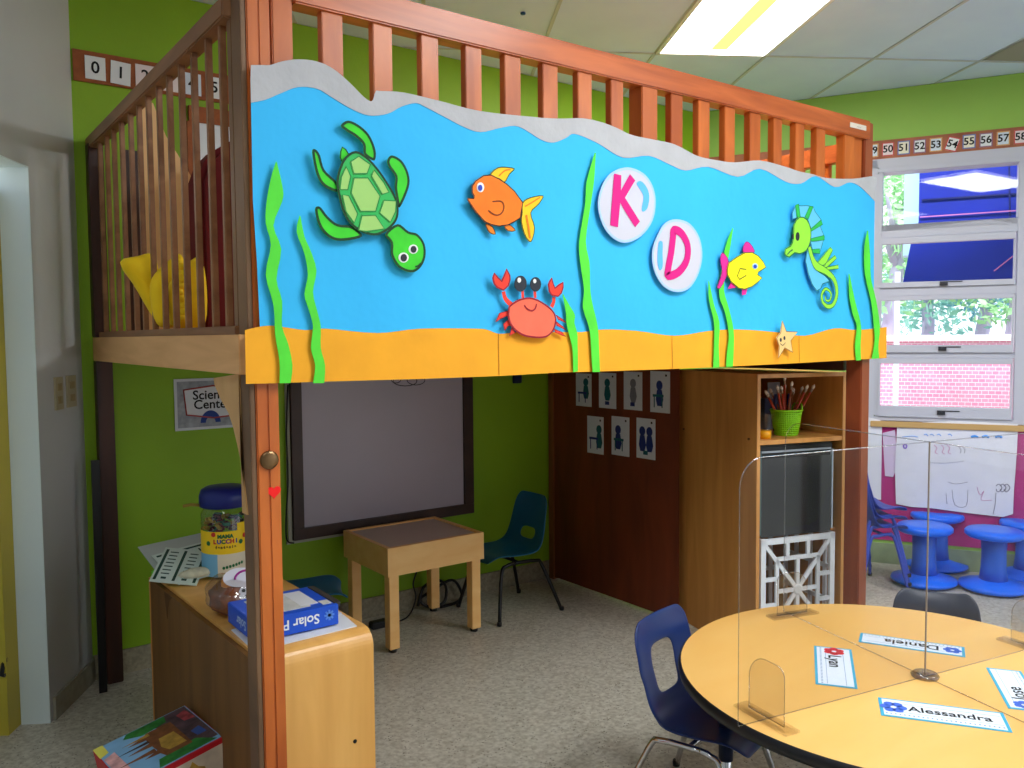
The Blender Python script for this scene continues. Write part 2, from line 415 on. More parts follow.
for (gt, gb, st, sb) in rows:
    bm = BM(); 
    for a, b, c, d in ((uL + .02, uM - .01, sb, gb), (uL + .02, uM - .01, gt, st), (uL + .02, gL, gb, gt), (gR, uM - .01, gb, gt)):
        add_prism(bm, [W(a, c, -.022), W(b, c, -.022), W(b, d, -.022), W(a, d, -.022)], -WN, .05)
    sash = obj('sash', bm, M_frame, win, .002)
    bm = BM(); add_prism(bm, [W(gL, gb, .0), W(gR, gb, .0), W(gR, gt, .0), W(gL, gt, .0)], -WN, .004)
    obj('pane', bm, M_glass, sash)
    bm = BM(); um = (gL + gR) / 2 - .01
    zc = (sb + gb) / 2
    for a, b, c, d, q in ((um - .022, um + .022, zc - .012, zc + .014, -.032), (um - .008, um + .008, zc - .006, zc + .006, -.045), (um + .02, um + .10, zc + .008, zc + .014, -.026)):
        add_prism(bm, [W(a, c, q), W(b, c, q), W(b, d, q), W(a, d, q)], -WN, .012)
    obj('latch', bm, mat('dark_steel', (70, 72, 80), .35, metal=.6), sash)
bm = BM(); add_prism(bm, [W(gL, g1[1], .02), W(uR - .03, g1[1], .02), W(uR - .03, g1[0] - .02, .02), W(gL, g1[0] - .02, .02)], -WN, .004)
obj('fixed_pane', bm, M_glass, win)
bm = BM(); add_prism(bm, [W(uM + .06, zSill + .04, .02), W(uR - .03, zSill + .04, .02), W(uR - .03, g1[1] - .04, .02), W(uM + .06, g1[1] - .04, .02)], -WN, .004)
obj('fixed_pane', bm, M_glass, win)
bm = BM(); add_prism(bm, [W(uL - .02, zSill - .028, -.03), W(uR, zSill - .028, -.03), W(uR, zSill + .008, -.03), W(uL - .02, zSill + .008, -.03)], -WN, .05)
struct('trim_4', bm, mat('tan_sill_wood', (196, 160, 104), .5), .003)
bm = BM(); add_prism(bm, [W(uL - .045, zSill - .02, -.01), W(uL, zSill - .02, -.01), W(uL, zTop + .05, -.01), W(uL - .045, zTop + .05, -.01)], -WN, .009)
add_prism(bm, [W(uL - .045, zTop, -.01), W(uR, zTop, -.01), W(uR, zTop + .055, -.01), W(uL - .045, zTop + .055, -.01)], -WN, .009)
struct('trim_5', bm, M_frame)

# ------------------------------------------------------------------ OUTSIDE
def brick_mat():
    m = bpy.data.materials.new('pink_brick'); m.use_nodes = True; nt = m.node_tree; b = nt.nodes['Principled BSDF']
    tc = nt.nodes.new('ShaderNodeTexCoord'); br = nt.nodes.new('ShaderNodeTexBrick')
    mp = nt.nodes.new('ShaderNodeMapping'); mp.inputs['Rotation'].default_value = (0, 0, 0)
    sx = nt.nodes.new('ShaderNodeSeparateXYZ'); cx = nt.nodes.new('ShaderNodeCombineXYZ'); ad = nt.nodes.new('ShaderNodeMath'); ad.operation = 'SUBTRACT'
    nt.links.new(tc.outputs['Object'], sx.inputs[0]); nt.links.new(sx.outputs['X'], ad.inputs[0]); nt.links.new(sx.outputs['Y'], ad.inputs[1])
    nt.links.new(ad.outputs[0], cx.inputs['X']); nt.links.new(sx.outputs['Z'], cx.inputs['Y'])
    br.inputs['Scale'].default_value = 6.5; br.inputs['Color1'].default_value = rgb(236, 140, 176); br.inputs['Color2'].default_value = rgb(240, 160, 190); br.inputs['Mortar'].default_value = rgb(252, 236, 244)
    br.inputs['Mortar Size'].default_value = .02
    nt.links.new(cx.outputs[0], br.inputs['Vector']); nt.links.new(br.outputs['Color'], b.inputs['Base Color']); b.inputs['Roughness'].default_value = .9
    return m
QB = 3.6
zbw = ww(945, 341, QB)[1]; zcap = ww(945, 335, QB)[1]
def wbox(bm, u0, u1, z0, z1, q0, q1):
    add_prism(bm, [W(u0, z0, q0), W(u1, z0, q0), W(u1, z1, q0), W(u0, z1, q0)], -WN, q1 - q0); return bm
bw = thing('brick_wall', 'sunlit pink brick garden wall with white coping outside the window', 'wall', W(0, 0, QB))
obj('brickwork', wbox(BM(), -4, 4, -.05, zbw, QB, QB + .2), brick_mat(), bw)
obj('coping', wbox(BM(), -4, 4, zbw, zcap, QB - .03, QB + .23), mat('white_coping', (250, 250, 252), .7), bw)
uc0, uc1 = ww(894, 330, 2.6)[0], ww(899.5, 330, 2.6)[0]
tag(obj('pillar', wbox(BM(), uc0, uc1, -.05, 2.0, 2.6, 2.72), mat('pale_pillar', (236, 236, 250), .7)), 'slim white pillar standing outside the window before the brick wall', 'pillar')
up0, up1 = ww(904, 200, 1.5)[0], ww(919, 200, 1.5)[0]
tag(obj('column', wbox(BM(), up0, up1, 2.05, 3.6, 1.5, 1.7), mat('pale_blue_column', (190, 226, 250), .7)), 'pale blue painted column outside the top window pane', 'column')
ub0 = ww(919, 200, 1.4)[0]
aw = thing('blue_awning', 'dark blue fabric awning hanging outside the upper window panes', 'awning', W(ub0, 1.9, 1.4))
M_awn = mat('blue_tarp', (20, 44, 180), .7, noise=.08, nscale=3)
ud0, zd0 = ww(911, 243, 1.4); ud1, zd1 = ww(902, 286, 1.4)
bm = BM()
add_prism(bm, [W(ub0, 3.4, 1.4), W(ub0, ww(919, 222, 1.4)[1], 1.4), W(ud0, zd0, 1.4), W(ud1, zd1, 1.4), W(ud1 + 3.5, zd1 + .02, 1.4), W(ud1 + 3.5, 3.4, 1.4)], -WN, .02)
obj('tarp', bm, M_awn, aw)
M_awnd = mat('blue_tarp_seam', (12, 26, 110), .7)
bm = BM()
for (a, b) in (((922, 200), (1040, 192)), ((1009, 150), (1010, 216))):
    p, q = ww(a[0], a[1], 1.39), ww(b[0], b[1], 1.39)
    add_bar(bm, W(p[0], p[1], 1.392), W(q[0], q[1], 1.392), .012, .012)
obj('seam', bm, M_awnd, aw)
bm = BM()
for (a, b) in (((920, 217), (1024, 210)), ((994, 271), (1013, 256))):
    p, q = ww(a[0], a[1], 1.38), ww(b[0], b[1], 1.38)
    add_bar(bm, W(p[0], p[1], 1.385), W(q[0], q[1], 1.385), .008, .008)
obj('cord', bm, mat('pink_cord', (220, 130, 200), .7), aw)
struct('trim_6', add_prism(BM(), [W(-5, -.06, .2), W(6, -.06, .2), W(6, -.06, 9), W(-5, -.06, 9)], (0,0,1), .05), mat('pale_paving', (220, 210, 205), .9))
# trees: trunk + clusters of leaf cards
def leaf_mesh(c, R, n, rnd, size):
    bm = BM()
    for _ in range(n):
        d = Vector((rnd.gauss(0,1), rnd.gauss(0,1), rnd.gauss(0,1)))
        d = d.normalized() * (rnd.random() ** .45)
        p = Vector(c) + Vector((d.x*R[0], d.y*R[1], d.z*R[2]))
        a = Vector((rnd.gauss(0,1), rnd.gauss(0,1), rnd.gauss(0,1))).normalized(); b = a.orthogonal().normalized()
        s = size * (0.6 + .8*rnd.random())
        vs = [bm.verts.new(p + v) for v in (-a*s, b*s*.45, a*s, -b*s*.45)]
        f_ = bm.faces.new(vs)
    return bm
def tree(px, q, h, R, label, col, n, lean=0):
    u, _ = ww(px, 330, q); base = W(u, -.05, q); rnd = random.Random(int(px))
    t = thing('tree', label, 'tree', base, 0, 'trees beyond the brick wall')
    bm = BM(); pts = [base, base + Vector((lean*.2, .03, h*.4)), base + Vector((lean*.6, -.04, h*.75)), base + Vector((lean, 0, h))]
    add_tube(bm, pts, .1, 8, radii=[.13, .10, .08, .05])
    for k in range(3):
        a = pts[2] + Vector((0, 0, .1*k)); b = a + Vector((rnd.uniform(-.8,.8), rnd.uniform(-.5,.5), .7))
        add_tube(bm, [a, (a+b)/2 + Vector((0,0,.08)), b], .03, 6, radii=[.05, .035, .015])
    obj('trunk', bm, mat('violet_grey_bark', (190, 184, 214), .9), t)
    obj('foliage', leaf_mesh(base + Vector((lean, 0, h)), R, n, rnd, .062), mat('leaves_%d' % col[0], col, .7), t, recalc=False)
tree(886, 5.2, 3.0, (1.0, .9, 1.3), 'leafy tree with a grey trunk at the left edge of the window view', (176, 226, 170), 2600, .25)
tree(930, 7.0, 2.2, (1.2, 1.2, .9), 'pale green bushy tree behind the brick wall', (170, 226, 214), 2000, -.2)
tree(975, 6.4, 2.5, (1.1, 1.0, .8), 'bluish green tree with bent trunk behind the brick wall', (140, 196, 226), 1800, .4)
tree(1010, 5.6, 2.4, (.8, .8, .9), 'dense green tree at the right of the window view', (176, 230, 206), 2200, .1)

# ------------------------------------------------------------------ NUMBER LINES
CARD_COLS = [(232, 236, 238), (236, 224, 226), (214, 226, 240), (240, 236, 214)]
def number_card(n, c, xd, nrm, w, h, label, group, tilt=0, shade=0, border=None):
    xd = Vector(xd); nrm = Vector(nrm); yd = Vector((0, 0, 1))
    if tilt: xd, yd = xd*cos(tilt) + yd*sin(tilt), yd*cos(tilt) - xd*sin(tilt)
    c = Vector(c)
    bm = BM(); P = [c - xd*w/2 - yd*h/2, c + xd*w/2 - yd*h/2, c + xd*w/2 + yd*h/2, c - xd*w/2 + yd*h/2]
    t = tag(obj('number_card', add_prism(bm, P, nrm, .002), mat('card_%d' % shade, CARD_COLS[shade], .7)), label, 'number card', group)
    obj('numeral', text_bm(str(n), h*.72, c, xd, yd, .001, bold=.0012), M_ink, t)
    if border:
        bm = BM()
        for a, b, e, f in ((-w/2, w/2, -h/2, -h/2+.006), (-w/2, w/2, h/2-.006, h/2), (-w/2, -w/2+.006, -h/2, h/2), (w/2-.006, w/2, -h/2, h/2)):
            bm2 = [c + xd*a + yd*e, c + xd*b + yd*e, c + xd*b + yd*f, c + xd*a + yd*f]
            add_prism(bm, [p + nrm*.0008 for p in bm2], nrm, .0007)
        obj('border', bm, border, t)
    return t
M_cork = mat('brown_strip', (150, 82, 40), .7, noise=.2, nscale=30)
M_cork2 = mat('mauve_brown_strip', (170, 104, 76), .7, noise=.25, nscale=8)
tag(obj('number_strip', add_box(BM(), (.642, YB - .010, 2.515), (1.36, YB - .004, 2.642)), M_cork), 'brown backing strip of the number line on the back wall, left', 'number strip')
words = ['zero', 'one', 'two', 'three', 'four', 'five', 'six']
for k in range(6):
    number_card(k, (.725 + .0975*k, YB - .013, 2.576 - (.004 if k == 1 else 0)), (1,0,0), (0,-1,0), .078, .094,
        'white card with number %d on the brown strip at the back wall' % k, 'number cards 0 to 5', tilt=-.05 if k == 1 else 0, shade=(0,0,1,1,2,0)[k])
zs1, zs0 = ww(950, 134)[1], ww(950, 155)[1]
zs0 = 2.522; zs1 = 2.637
us = ww(1020, 140)[0]
tag(obj('number_strip', wbox(BM(), -0.0 + .06, us + .35, zs0, zs1, -.008, -.003), M_cork2), 'mauve brown backing strip of the number line above the window', 'number strip')
pxs = {50: 885, 51: 903.5, 52: 920.5, 53: 937, 54: 952.5, 55: 969.5, 56: 987, 57: 1004, 58: 1020.5}
us50, us58 = ww(888, 150)[0], ww(1020.5, 138)[0]
M_b = [mat('red_card_border', (206, 90, 90), .7), mat('blue_card_border', (110, 130, 190), .7), mat('mauve_card_border', (150, 110, 140), .7), mat('orange_card_border', (220, 170, 110), .7)]
step = (us58 - us50) / 8
for n in range(45, 61):
    u = us50 + (n - 50) * step
    if u < .1: continue
    number_card(n, W(u, (zs0 + zs1)/2 + (-.006 if n == 54 else 0), -.011), WD, -WN, .068, .082, 'white card with number %d on the strip above the window' % n + (', hanging crooked' if n == 54 else ''),
        'number cards above the window', tilt=-.32 if n == 54 else 0, shade=(0, 2, 1, 3)[n % 4] if n != 54 else 0, border=M_b[(n - 50) % 4])

# ------------------------------------------------------------------ THE LOFT
YF = 2.03; XL = .70; XR = 3.43; ZD0 = 1.362; ZD1 = 1.46
loft = thing('wooden_loft', 'varnished wooden play loft with slatted railings in the corner of the classroom', 'loft', (2.05, 2.95, 0))
def part(name, bm, m, p=loft, bevel=0): return obj(name, bm, m, p, bevel)
# deck and beams
part('deck', add_box(BM(), (.72, YF + .03, ZD1 - .03), (XR - .02, 3.87, ZD1 - .002)), M_ply)
part('front_beam', add_box(BM(), (.73, YF + .005, ZD0), (XR - .02, YF + .04, ZD1)), M_orange_wood_x)
part('side_beam', add_box(BM(), (.678, YF + .01, ZD0), (.715, 3.892, ZD1)), M_beam, bevel=.002)
part('side_beam', add_box(BM(), (XR - .04, YF + .1, 1.285), (XR - .012, 3.80, ZD1)), M_dark_wood)
part('rear_beam', add_box(BM(), (.72, 3.84, ZD0), (XR - .05, 3.88, ZD1 - .03)), M_dark_wood)
for x in (1.25, 1.85, 2.45, 3.0):
    part('joist', add_box(BM(), (x, YF + .04, ZD0 + .005), (x + .035, 3.84, ZD1 - .03)), M_orange_wood)
# posts
bm = BM(); add_box(bm, (.7115, YF - .004, 0), (.7400, YF + .062, 2.62)); part('post', bm, M_orange_wood, bevel=.003)
bm = BM(); add_box(bm, (.7410, YF - .002, 0), (.770, YF + .062, 2.62)); part('post', bm, M_orange_wood, bevel=.003)
bm = BM(); add_box(bm, (.697, YF + .000, 0), (.711, YF + .064, 2.62)); part('post_side_board', bm, M_brown_wood, bevel=.002)
bm = BM(); add_box(bm, (.697, YF + .067, 1.46), (.718, YF + .098, 2.62)); part('post_side_board', bm, M_brown_wood, bevel=.002)
bm = BM(); add_box(bm, (.776, YF, 1.46), (.829, YF + .045, 2.60)); part('post', bm, M_orange_wood, bevel=.003)
# lower dark rear post + upper
part('post', add_box(BM(), (.672, 3.80, 0), (.735, 3.86, ZD0)), M_dark_wood, bevel=.003)
part('post', add_box(BM(), (.672, 3.81, ZD1), (.73, 3.87, 2.25)), M_dark_wood, bevel=.003)
# right posts
M_red_post_shaded = wood('reddish_post_wood_shaded', (126, 56, 32), (160, 80, 46), (6,6,1.2), .4)  # darker wood tone, the shade on the right post put into its colour
bm = BM(); add_box(bm, (3.368, YF, 0), (3.432, YF + .075, 2.35)); part('post', bm, M_red_post_shaded, bevel=.004)
bm = BM(); add_box(bm, (3.215, YF, ZD1), (3.29, YF + .04, 2.285)); part('post', bm, M_orange_wood, bevel=.003)
bm = BM(); add_box(bm, (3.292, YF + .012, ZD1), (3.366, YF + .05, 2.285)); part('post', bm, M_orange_wood, bevel=.003)
part('post', add_box(BM(), (XR - .06, 3.80, 0), (XR, 3.86, 2.25)), M_orange_wood, bevel=.003)
# top rails
bm = BM(); add_box(bm, (.83, YF - .012, 2.275), (XR - .04, YF + .05, 2.352)); part('top_rail', bm, M_orange_wood_x, bevel=.004)
bm = BM(); add_box(bm, (.676, YF + .066, 2.232), (.722, 3.885, 2.282)); part('top_rail', bm, M_rail_wood, bevel=.004)
bm = BM(); add_box(bm, (XR - .055, YF + .06, 2.20), (XR - .012, 3.87, 2.28)); part('top_rail', bm, M_orange_wood_x, bevel=.004)
part('bottom_rail', add_box(BM(), (.688, YF + .066, ZD1), (.722, 3.81, ZD1 + .022)), M_rail_wood, bevel=.002)
# front balusters, where they stand
fb = [(323,344),(374,393),(422,439),(466,482),(505,521),(543,558),(578,592),(611,623.5),(671,683),(698.5,710),(725,735.4),(750,761),(774,782.5),(796,805),(817,826)]
for a, b in fb:
    x0 = ony(a, 90, YF).x; x1 = ony(b, 90, YF).x
    part('baluster', add_box(BM(), (x0, YF, ZD1), (x1, YF + .028, 2.285)), M_orange_wood, bevel=.002)
x0 = ony(639, 100, YF).x; x1 = ony(657, 100, YF).x
part('middle_post', add_box(BM(), (x0 + .01, YF - .004, ZD1), (x1, YF + .06, 2.285)), M_orange_wood, bevel=.003)
lb = [ 104, 111, 118, 126, 135, 143.5, 153, 163.5, 174, 186, 198.5, 213, 226.5]
for a in lb:
    y = onx(a, 322, .69).y
    part('baluster', add_box(BM(), (.690, y - .0095, ZD1), (.706, y + .0095, 2.235)), M_rail_wood, bevel=.002)
for k in range(12):
    y = YF + .2 + k * .135
    part('baluster', add_box(BM(), (XR - .046, y - .018, ZD1), (XR - .02, y + .018, 2.21)), M_orange_wood, bevel=.002)
# curved bracket below the side beam, against the front post
bm = BM(); pts = [onx(x, y, .693) for x, y in ((213.5, 378), (214.5, 385), (220.5, 399), (228.4, 413), (233, 427), (237, 444), (240, 458), (244, 487), (247, 515))]
pts = [(p.y, min(p.z, ZD0)) for p in pts]; pts = [(y, z) for y, z in pts] + [(YF + .065, pts[-1][1]), (YF + .065, ZD0)]
add_prism(bm, [(.693, y, z) for y, z in pts], (-1, 0, 0), .022)
part('corner_bracket', bm, M_ply)
# round cap on the post
c = ony(269, 460, YF - .004)
bm = BM(); add_lathe(bm, [(.0235, 0), (.0235, .004), (.0215, .007), (.012, .008), (.001, .0082)], 24)
for v in bm.verts: v.co = Vector((c.x + v.co.x, YF - .004 - v.co.z, c.z + v.co.y))
part('round_cap', bm, mat('bronze_cap', (120, 92, 60), .25, metal=.7))
# red heart sticker
c = ony(274.5, 492, YF - .006)
hp = [Vector((c.x + .0011*16*sin(t)**3, YF - .0035, c.z + .0011*(13*cos(t) - 5*cos(2*t) - 2*cos(3*t) - cos(4*t)))) for t in [2*pi*k/28 for k in range(28)]]
tag(obj('heart_sticker', add_prism(BM(), hp, (0,-1,0), .0012), mat('red_paper', (255, 20, 20), .6)), 'small red heart sticker on the front left loft post', 'sticker')
# little maker's tag on the right end of the rail
a = ony(850, 122, YF - .013); b = ony(866, 131, YF - .013)
t = tag(obj('rail_tag', add_box(BM(), (a.x, YF - .0145, b.z), (b.x, YF - .0125, a.z)), mat('cream_tag', (226, 214, 200), .6)), 'small cream tag with a dark mark at the right end of the loft rail', 'tag')
obj('mark', add_box(BM(), ((a.x+b.x)/2 - .01, YF - .0155, b.z + .008), ((a.x+b.x)/2 + .02, YF - .0145, a.z - .012)), M_ink, t)

# ------------------------------------------------------------------ OCEAN MURAL
YM = 2.012
def T(ox, oy, s): return lambda pts: [(ox + x / s, oy + y / s) for x, y in pts]
def mp(pts, dy=0.0):                   # photo points -> mural plane
    out = []
    for x, y in pts:
        out.append(ony(x, y, YM - dy))
    return out
def sheet(name, pts, dy, m, parent=None, th=.0015, k=0, outline=None, ow=.0035):
    P = mp(pts, dy)
    if k: P = smooth_poly(P, k)
    bm = BM(); add_prism(bm, P, (0,-1,0), th)
    mm = [m]
    if outline is not None:
        mm.append(outline); n = len(P)
        # dark drawn edge: a flat ribbon just in front of the sheet
        ar = sum(P[i-1].x*P[i].z - P[i].x*P[i-1].z for i in range(n))
        ins = []
        for i in range(n):
            tdir = (P[(i+1) % n] - P[i-1]); tdir.y = 0
            if tdir.length < 1e-7: tdir = Vector((1,0,0))
            tdir.normalize(); nr = Vector((-tdir.z, 0, tdir.x)) * (1 if ar > 0 else -1)
            ins.append(P[i] + nr * ow + Vector((0, -.0005, 0)))
        A = [bm.verts.new(p + Vector((0, -.0005, 0))) for p in P]; B = [bm.verts.new(p) for p in ins]
        for i in range(n): bm.faces.new((A[i-1], A[i], B[i], B[i-1])).material_index = 1
    return obj(name, bm, mm if len(mm) > 1 else m, parent)
def stroke(name, pts, dy, m, parent, w=.0022, closed=False, k=4, widths=None):
    P = mp(pts, dy); n0 = len(P)
    P = smooth_poly(P, k, closed) if k else P
    n = len(P); bm = BM(); A = []; B = []
    for i in range(n):
        t = (P[(i+1) % n] - P[i-1]) if closed else P[min(i+1, n-1)] - P[max(i-1, 0)]
        t.normalize(); nr = Vector((-t.z, 0, t.x))
        ww_ = w
        if widths:
            f = i / max(1, (n-1)) * (n0-1); j = min(int(f), n0-2); ww_ = widths[j] + (widths[j+1]-widths[j])*(f-j)
        A.append(bm.verts.new(P[i] + nr*ww_)); B.append(bm.verts.new(P[i] - nr*ww_))
    for i in range(n if closed else n-1):
        j = (i+1) % n; bm.faces.new((A[i], A[j], B[j], B[i]))
    return obj(name, bm, m, parent)
def ell(cx, cy, rx, ry, n=20): return [(cx + rx*cos(2*pi*k/n), cy + ry*sin(2*pi*k/n)) for k in range(n)]

M_sea = mat('blue_craft_paper', (52, 188, 252), .75, noise=.05, nscale=3, bump=.45, bscale=4)
M_foam = mat('grey_white_foam_paper', (186, 186, 190), .8, noise=.06, nscale=10, bump=.3, bscale=12)
M_sand = mat('orange_sand_paper', (250, 172, 34), .75, noise=.07, nscale=7, bump=.15, bscale=8)
M_weed = mat('bright_green_paper', (88, 228, 60), .7, noise=.12, nscale=9)
M_tg = mat('turtle_green', (62, 214, 44), .7, noise=.14, nscale=14); M_tshell = mat('shell_rim_green', (52, 188, 92), .7); M_tpl = mat('shell_plate', (164, 214, 118), .7)
M_dk = mat('dark_green_line', (14, 62, 30), .7); M_bl = mat('blackish_line', (22, 22, 24), .7)
mural = thing('ocean_mural', 'blue paper ocean mural with white foam and orange sand taped on the loft front', 'mural', (2.1, YM, 1.36))
foam_top = [(251,65),(262,65),(270,65),(282,61.4),(298.4,59.3),(317,61.4),(333.6,69),(350,83),(364,97),(372,101),(375.8,91.4),(380.5,91),(404,92.6),(440,101),(480,111),(534,117),(560,118.6),(582,118.2),(601,122),(617,128),(632,135),(656,140),(675,144.5),(697,155.7),(716,160),(734.5,162.4),(760,160.5),(783,166),(800,171.5),(812,174),(827,178),(853,178.7),(875,176.8),(875.2,190),(874.8,201)]
blue_top = [(251,102.6),(265.6,99.6),(279.7,93.7),(298,87),(317,88.6),(331,96.6),(350,108),(368.7,115.3),(387.5,113.7),(401.5,106.6),(415.6,103),(425,106.6),(445,117),(463.5,126.6),(480.7,132),(502,127.5),(519,126.6),(541,139.5),(553.7,142.5),(566,138),(575,133.8),(597,142.7),(623,157.5),(649,155.7),(671,165),(686,170.5),(708.5,166.8),(738,176.8),(760,168.7),(786,181.7),(801,183.5),(816,176),(835,187),(849.5,182.4),(860.7,187),(874.8,201)]
sand_top = [(245,330),(270,325.6),(304.5,330),(326,328.6),(377.5,333),(420.5,328.6),(476,328.6),(488,330),(499.5,333.8),(520,332),(560,332),(582,332),(604.5,329.4),(638,331),(675,335.7),(708.5,331),(738,329.4),(775,332),(805,335.7),(834.7,328.3),(857,330),(886.7,327)]
sand_bot = [(886.6,358),(838,360.8),(800,363),(740,366),(672,369),(600,371.5),(560,372.5),(500,376),(420,379),(330,381.5),(246,384)]
def curve2(pts, k=4):
    P = smooth_poly([Vector((x, y, 0)) for x, y in pts], k, False); return [(p.x, p.y) for p in P]
sheet('sea_paper', curve2(blue_top) + [(874,260),(873.5,345),(560,360),(262,372),(260,328),(257,262),(253,200)], .0, M_sea, mural)
sheet('foam_paper', curve2(foam_top) + curve2(blue_top[::-1])[1:] + [(250.6, 80)], .002, M_foam, mural)
sheet('sand_paper', curve2(sand_top) + sand_bot, .003, M_sand, mural)
for px_, y0, y1 in ((498.5, 333.5, 375.5), (672, 335.5, 368.5), (799, 335, 362.5)):
    stroke('sand_seam', [(px_, y0), (px_ + .6, y1)], .0045, mat('sand_seam_shadow', (176, 112, 16), .8), mural, w=.0012, k=0)

c1 = T(240, 60, 2.327); c2 = T(560, 100, 2.694); cC = T(480, 255, 7.68)
def weed(L, R, cv, label, dy=.012):
    P = curve2(cv(L), 3) + curve2(cv(R), 3)[::-1]
    tag(sheet('seaweed', P, dy, M_weed, None), label, 'seaweed', 'paper seaweed strips on the mural')
weed([(84,236),(72,275),(62,330),(60,380),(72,430),(60,500),(78,570),(82,640),(92,700),(92,752)], [(86,238),(100,300),(98,330),(78,385),(96,440),(85,510),(98,560),(98,620),(112,660),(122,710),(118,752)], c1, 'wavy green paper seaweed strip, leftmost on the mural')
weed([(139,362),(132,400),(150,450),(158,500),(150,545),(160,580),(170,620),(165,670),(175,710),(170,752)], [(141,364),(150,410),(165,445),(178,490),(170,540),(180,585),(188,620),(188,670),(198,710),(196,752)], c1, 'wavy green seaweed strip below the turtle, second from the left of the mural')
weed([(634,300),(650,380),(662,460),(664,520),(682,600),(705,690),(714,768),(716,900)], [(640,302),(690,390),(730,460),(726,520),(748,600),(750,680),(752,768),(752,895)], cC, 'short green paper seaweed just to the right of the crab')
weed([(94,142),(72,220),(68,280),(52,380),(55,440),(65,510),(62,560),(80,620),(85,690),(88,733)], [(97,142),(92,220),(82,290),(70,380),(80,440),(82,510),(88,550),(102,610),(105,660),(108,733)], c2, 'tall green paper seaweed left of the letter K bubble')
weed([(400,488),(402,540),(415,600),(415,660),(413,721)], [(402,488),(415,550),(430,600),(428,660),(430,720)], c2, 'short thin green seaweed to the lower left of the yellow fish')
weed([(465,345),(445,400),(432,480),(430,530),(444,570),(455,630),(450,680),(448,719)], [(467,345),(460,390),(450,450),(442,510),(455,560),(468,620),(468,680),(466,718)], c2, 'thin green seaweed rising behind the yellow fish')
weed([(778,468),(780,530),(790,580),(800,610),(795,660),(798,702)], [(780,468),(795,540),(808,590),(812,620),(810,660),(811,701)], c2, 'short thin green seaweed below the seahorse tail')
weed([(828,352),(820,400),(822,470),(838,540),(845,600),(848,650),(840,697)], [(830,352),(836,420),(838,480),(852,540),(862,610),(858,660),(860,696)], c2, 'tall green seaweed at the right edge of the mural')

# turtle
tt = T(300, 110, 4.514)
cen = ony(370, 195, YM)
tur = thing('paper_turtle', 'green paper sea turtle with pale shell plates swimming down on the mural', 'paper turtle', (cen.x, YM - .02, cen.z))
for f in ([(185,70),(215,48),(260,65),(310,110),(340,180),(335,228),(290,200),(285,155),(250,120),(210,95)], [(55,190),(70,178),(90,205),(110,270),(165,325),(175,370),(110,345),(75,290)],
          [(68,450),(90,437),(125,480),(170,515),(235,525),(280,570),(200,590),(140,580),(90,530)], [(395,225),(415,205),(460,230),(490,290),(490,350),(450,440),(436,400),(428,345),(430,300),(400,255)]):
    sheet('flipper', tt(f), .018, M_tg, tur, k=4, outline=M_dk, ow=.0065)
sheet('tail', tt([(190,165),(222,200),(198,240),(180,215)]), .017, M_tg, tur, k=2, outline=M_dk, ow=.003)
hd = sheet('head', tt([(440,515),(490,548),(530,560),(562,605),(565,665),(540,715),(500,733),(445,710),(412,655),(410,600),(385,560)]), .019, M_tg, tur, k=4, outline=M_dk, ow=.0065)
for ex, ey, r in ((512,628,21), (468,666,23)):
    e = sheet('eye', tt(ell(ex, ey, r, r)), .0205, mat('eye_white', (240,240,240), .6), hd)
    sheet('pupil', tt(ell(ex+1, ey+1, r*.62, r*.75)), .0215, mat('pupil_black', (24,22,40), .5), hd)
stroke('mouth', tt([(520,707),(533,704),(545,692)]), .0205, M_dk, hd)
sh = sheet('shell', tt([(250,185),(300,210),(350,262),(400,335),(435,400),(445,455),(435,500),(400,540),(350,565),(300,560),(250,535),(215,500),(190,450),(172,380),(165,320),(178,260),(205,210)]), .023, M_tshell, tur, k=3, outline=M_dk, ow=.006)
for P in ([(242,304),(308,304),(364,388),(343,460),(272,460),(228,375)], [(226,232),(265,205),(320,245),(304,290),(242,290)], [(208,252),(232,300),(218,362),(178,360),(184,300)],
          [(188,382),(222,384),(263,468),(245,513),(205,460)], [(278,474),(342,472),(383,538),(300,552),(262,543)], [(377,405),(435,408),(434,460),(408,510),(357,465)], [(335,268),(380,325),(404,372),(370,383),(320,300)]):
    sheet('shell_plate', tt(P), .0245, M_tpl, sh, outline=mat('mid_green_line', (22,140,66), .7), ow=.0035)

# orange fish
fo = T(460, 155, 7.68); cen = ony(505, 200, YM)
fish = thing('paper_fish', 'orange paper fish with yellow fins facing left on the mural', 'paper fish', (cen.x, YM - .02, cen.z))
M_or = mat('fish_orange', (255, 124, 18), .7, noise=.08, nscale=20); M_yf = mat('fin_yellow', (255, 206, 24), .7, noise=.1, nscale=30); M_orl = mat('fin_orange_line', (240, 130, 20), .7)
sheet('tail_fin', fo([(480,365),(540,325),(640,312),(605,380),(545,445),(575,560),(545,670),(495,610),(470,510),(475,440)]), .016, M_yf, fish, k=3, outline=M_bl, ow=.0025)
sheet('top_fin', fo([(232,155),(280,100),(340,90),(420,105),(380,150),(345,210),(300,185)]), .0165, M_yf, fish, k=3, outline=M_bl, ow=.0025)
sheet('belly_fin', fo([(200,525),(250,550),(275,610),(230,600),(205,560)]), .016, M_orl, fish, k=2, outline=M_bl, ow=.002)
sheet('belly_fin', fo([(340,545),(385,535),(428,582),(370,585)]), .016, M_orl, fish, k=2, outline=M_bl, ow=.002)
bd = sheet('body', fo([(238,150),(300,180),(360,220),(420,275),(485,365),(475,430),(465,485),(420,515),(370,540),(300,550),(240,538),(190,515),(120,440),(60,350),(60,328),(104,330),(108,318),(92,290),(92,235),(120,195),(180,155)]), .02, M_or, fish, outline=M_bl, ow=.003)
sheet('eye', fo(ell(158,248,28,38)), .0215, mat('eye_white', (240,240,240), .6), bd); sheet('pupil', fo(ell(156,252,17,24)), .0225, mat('eye_blue', (30,60,190), .5), bd)
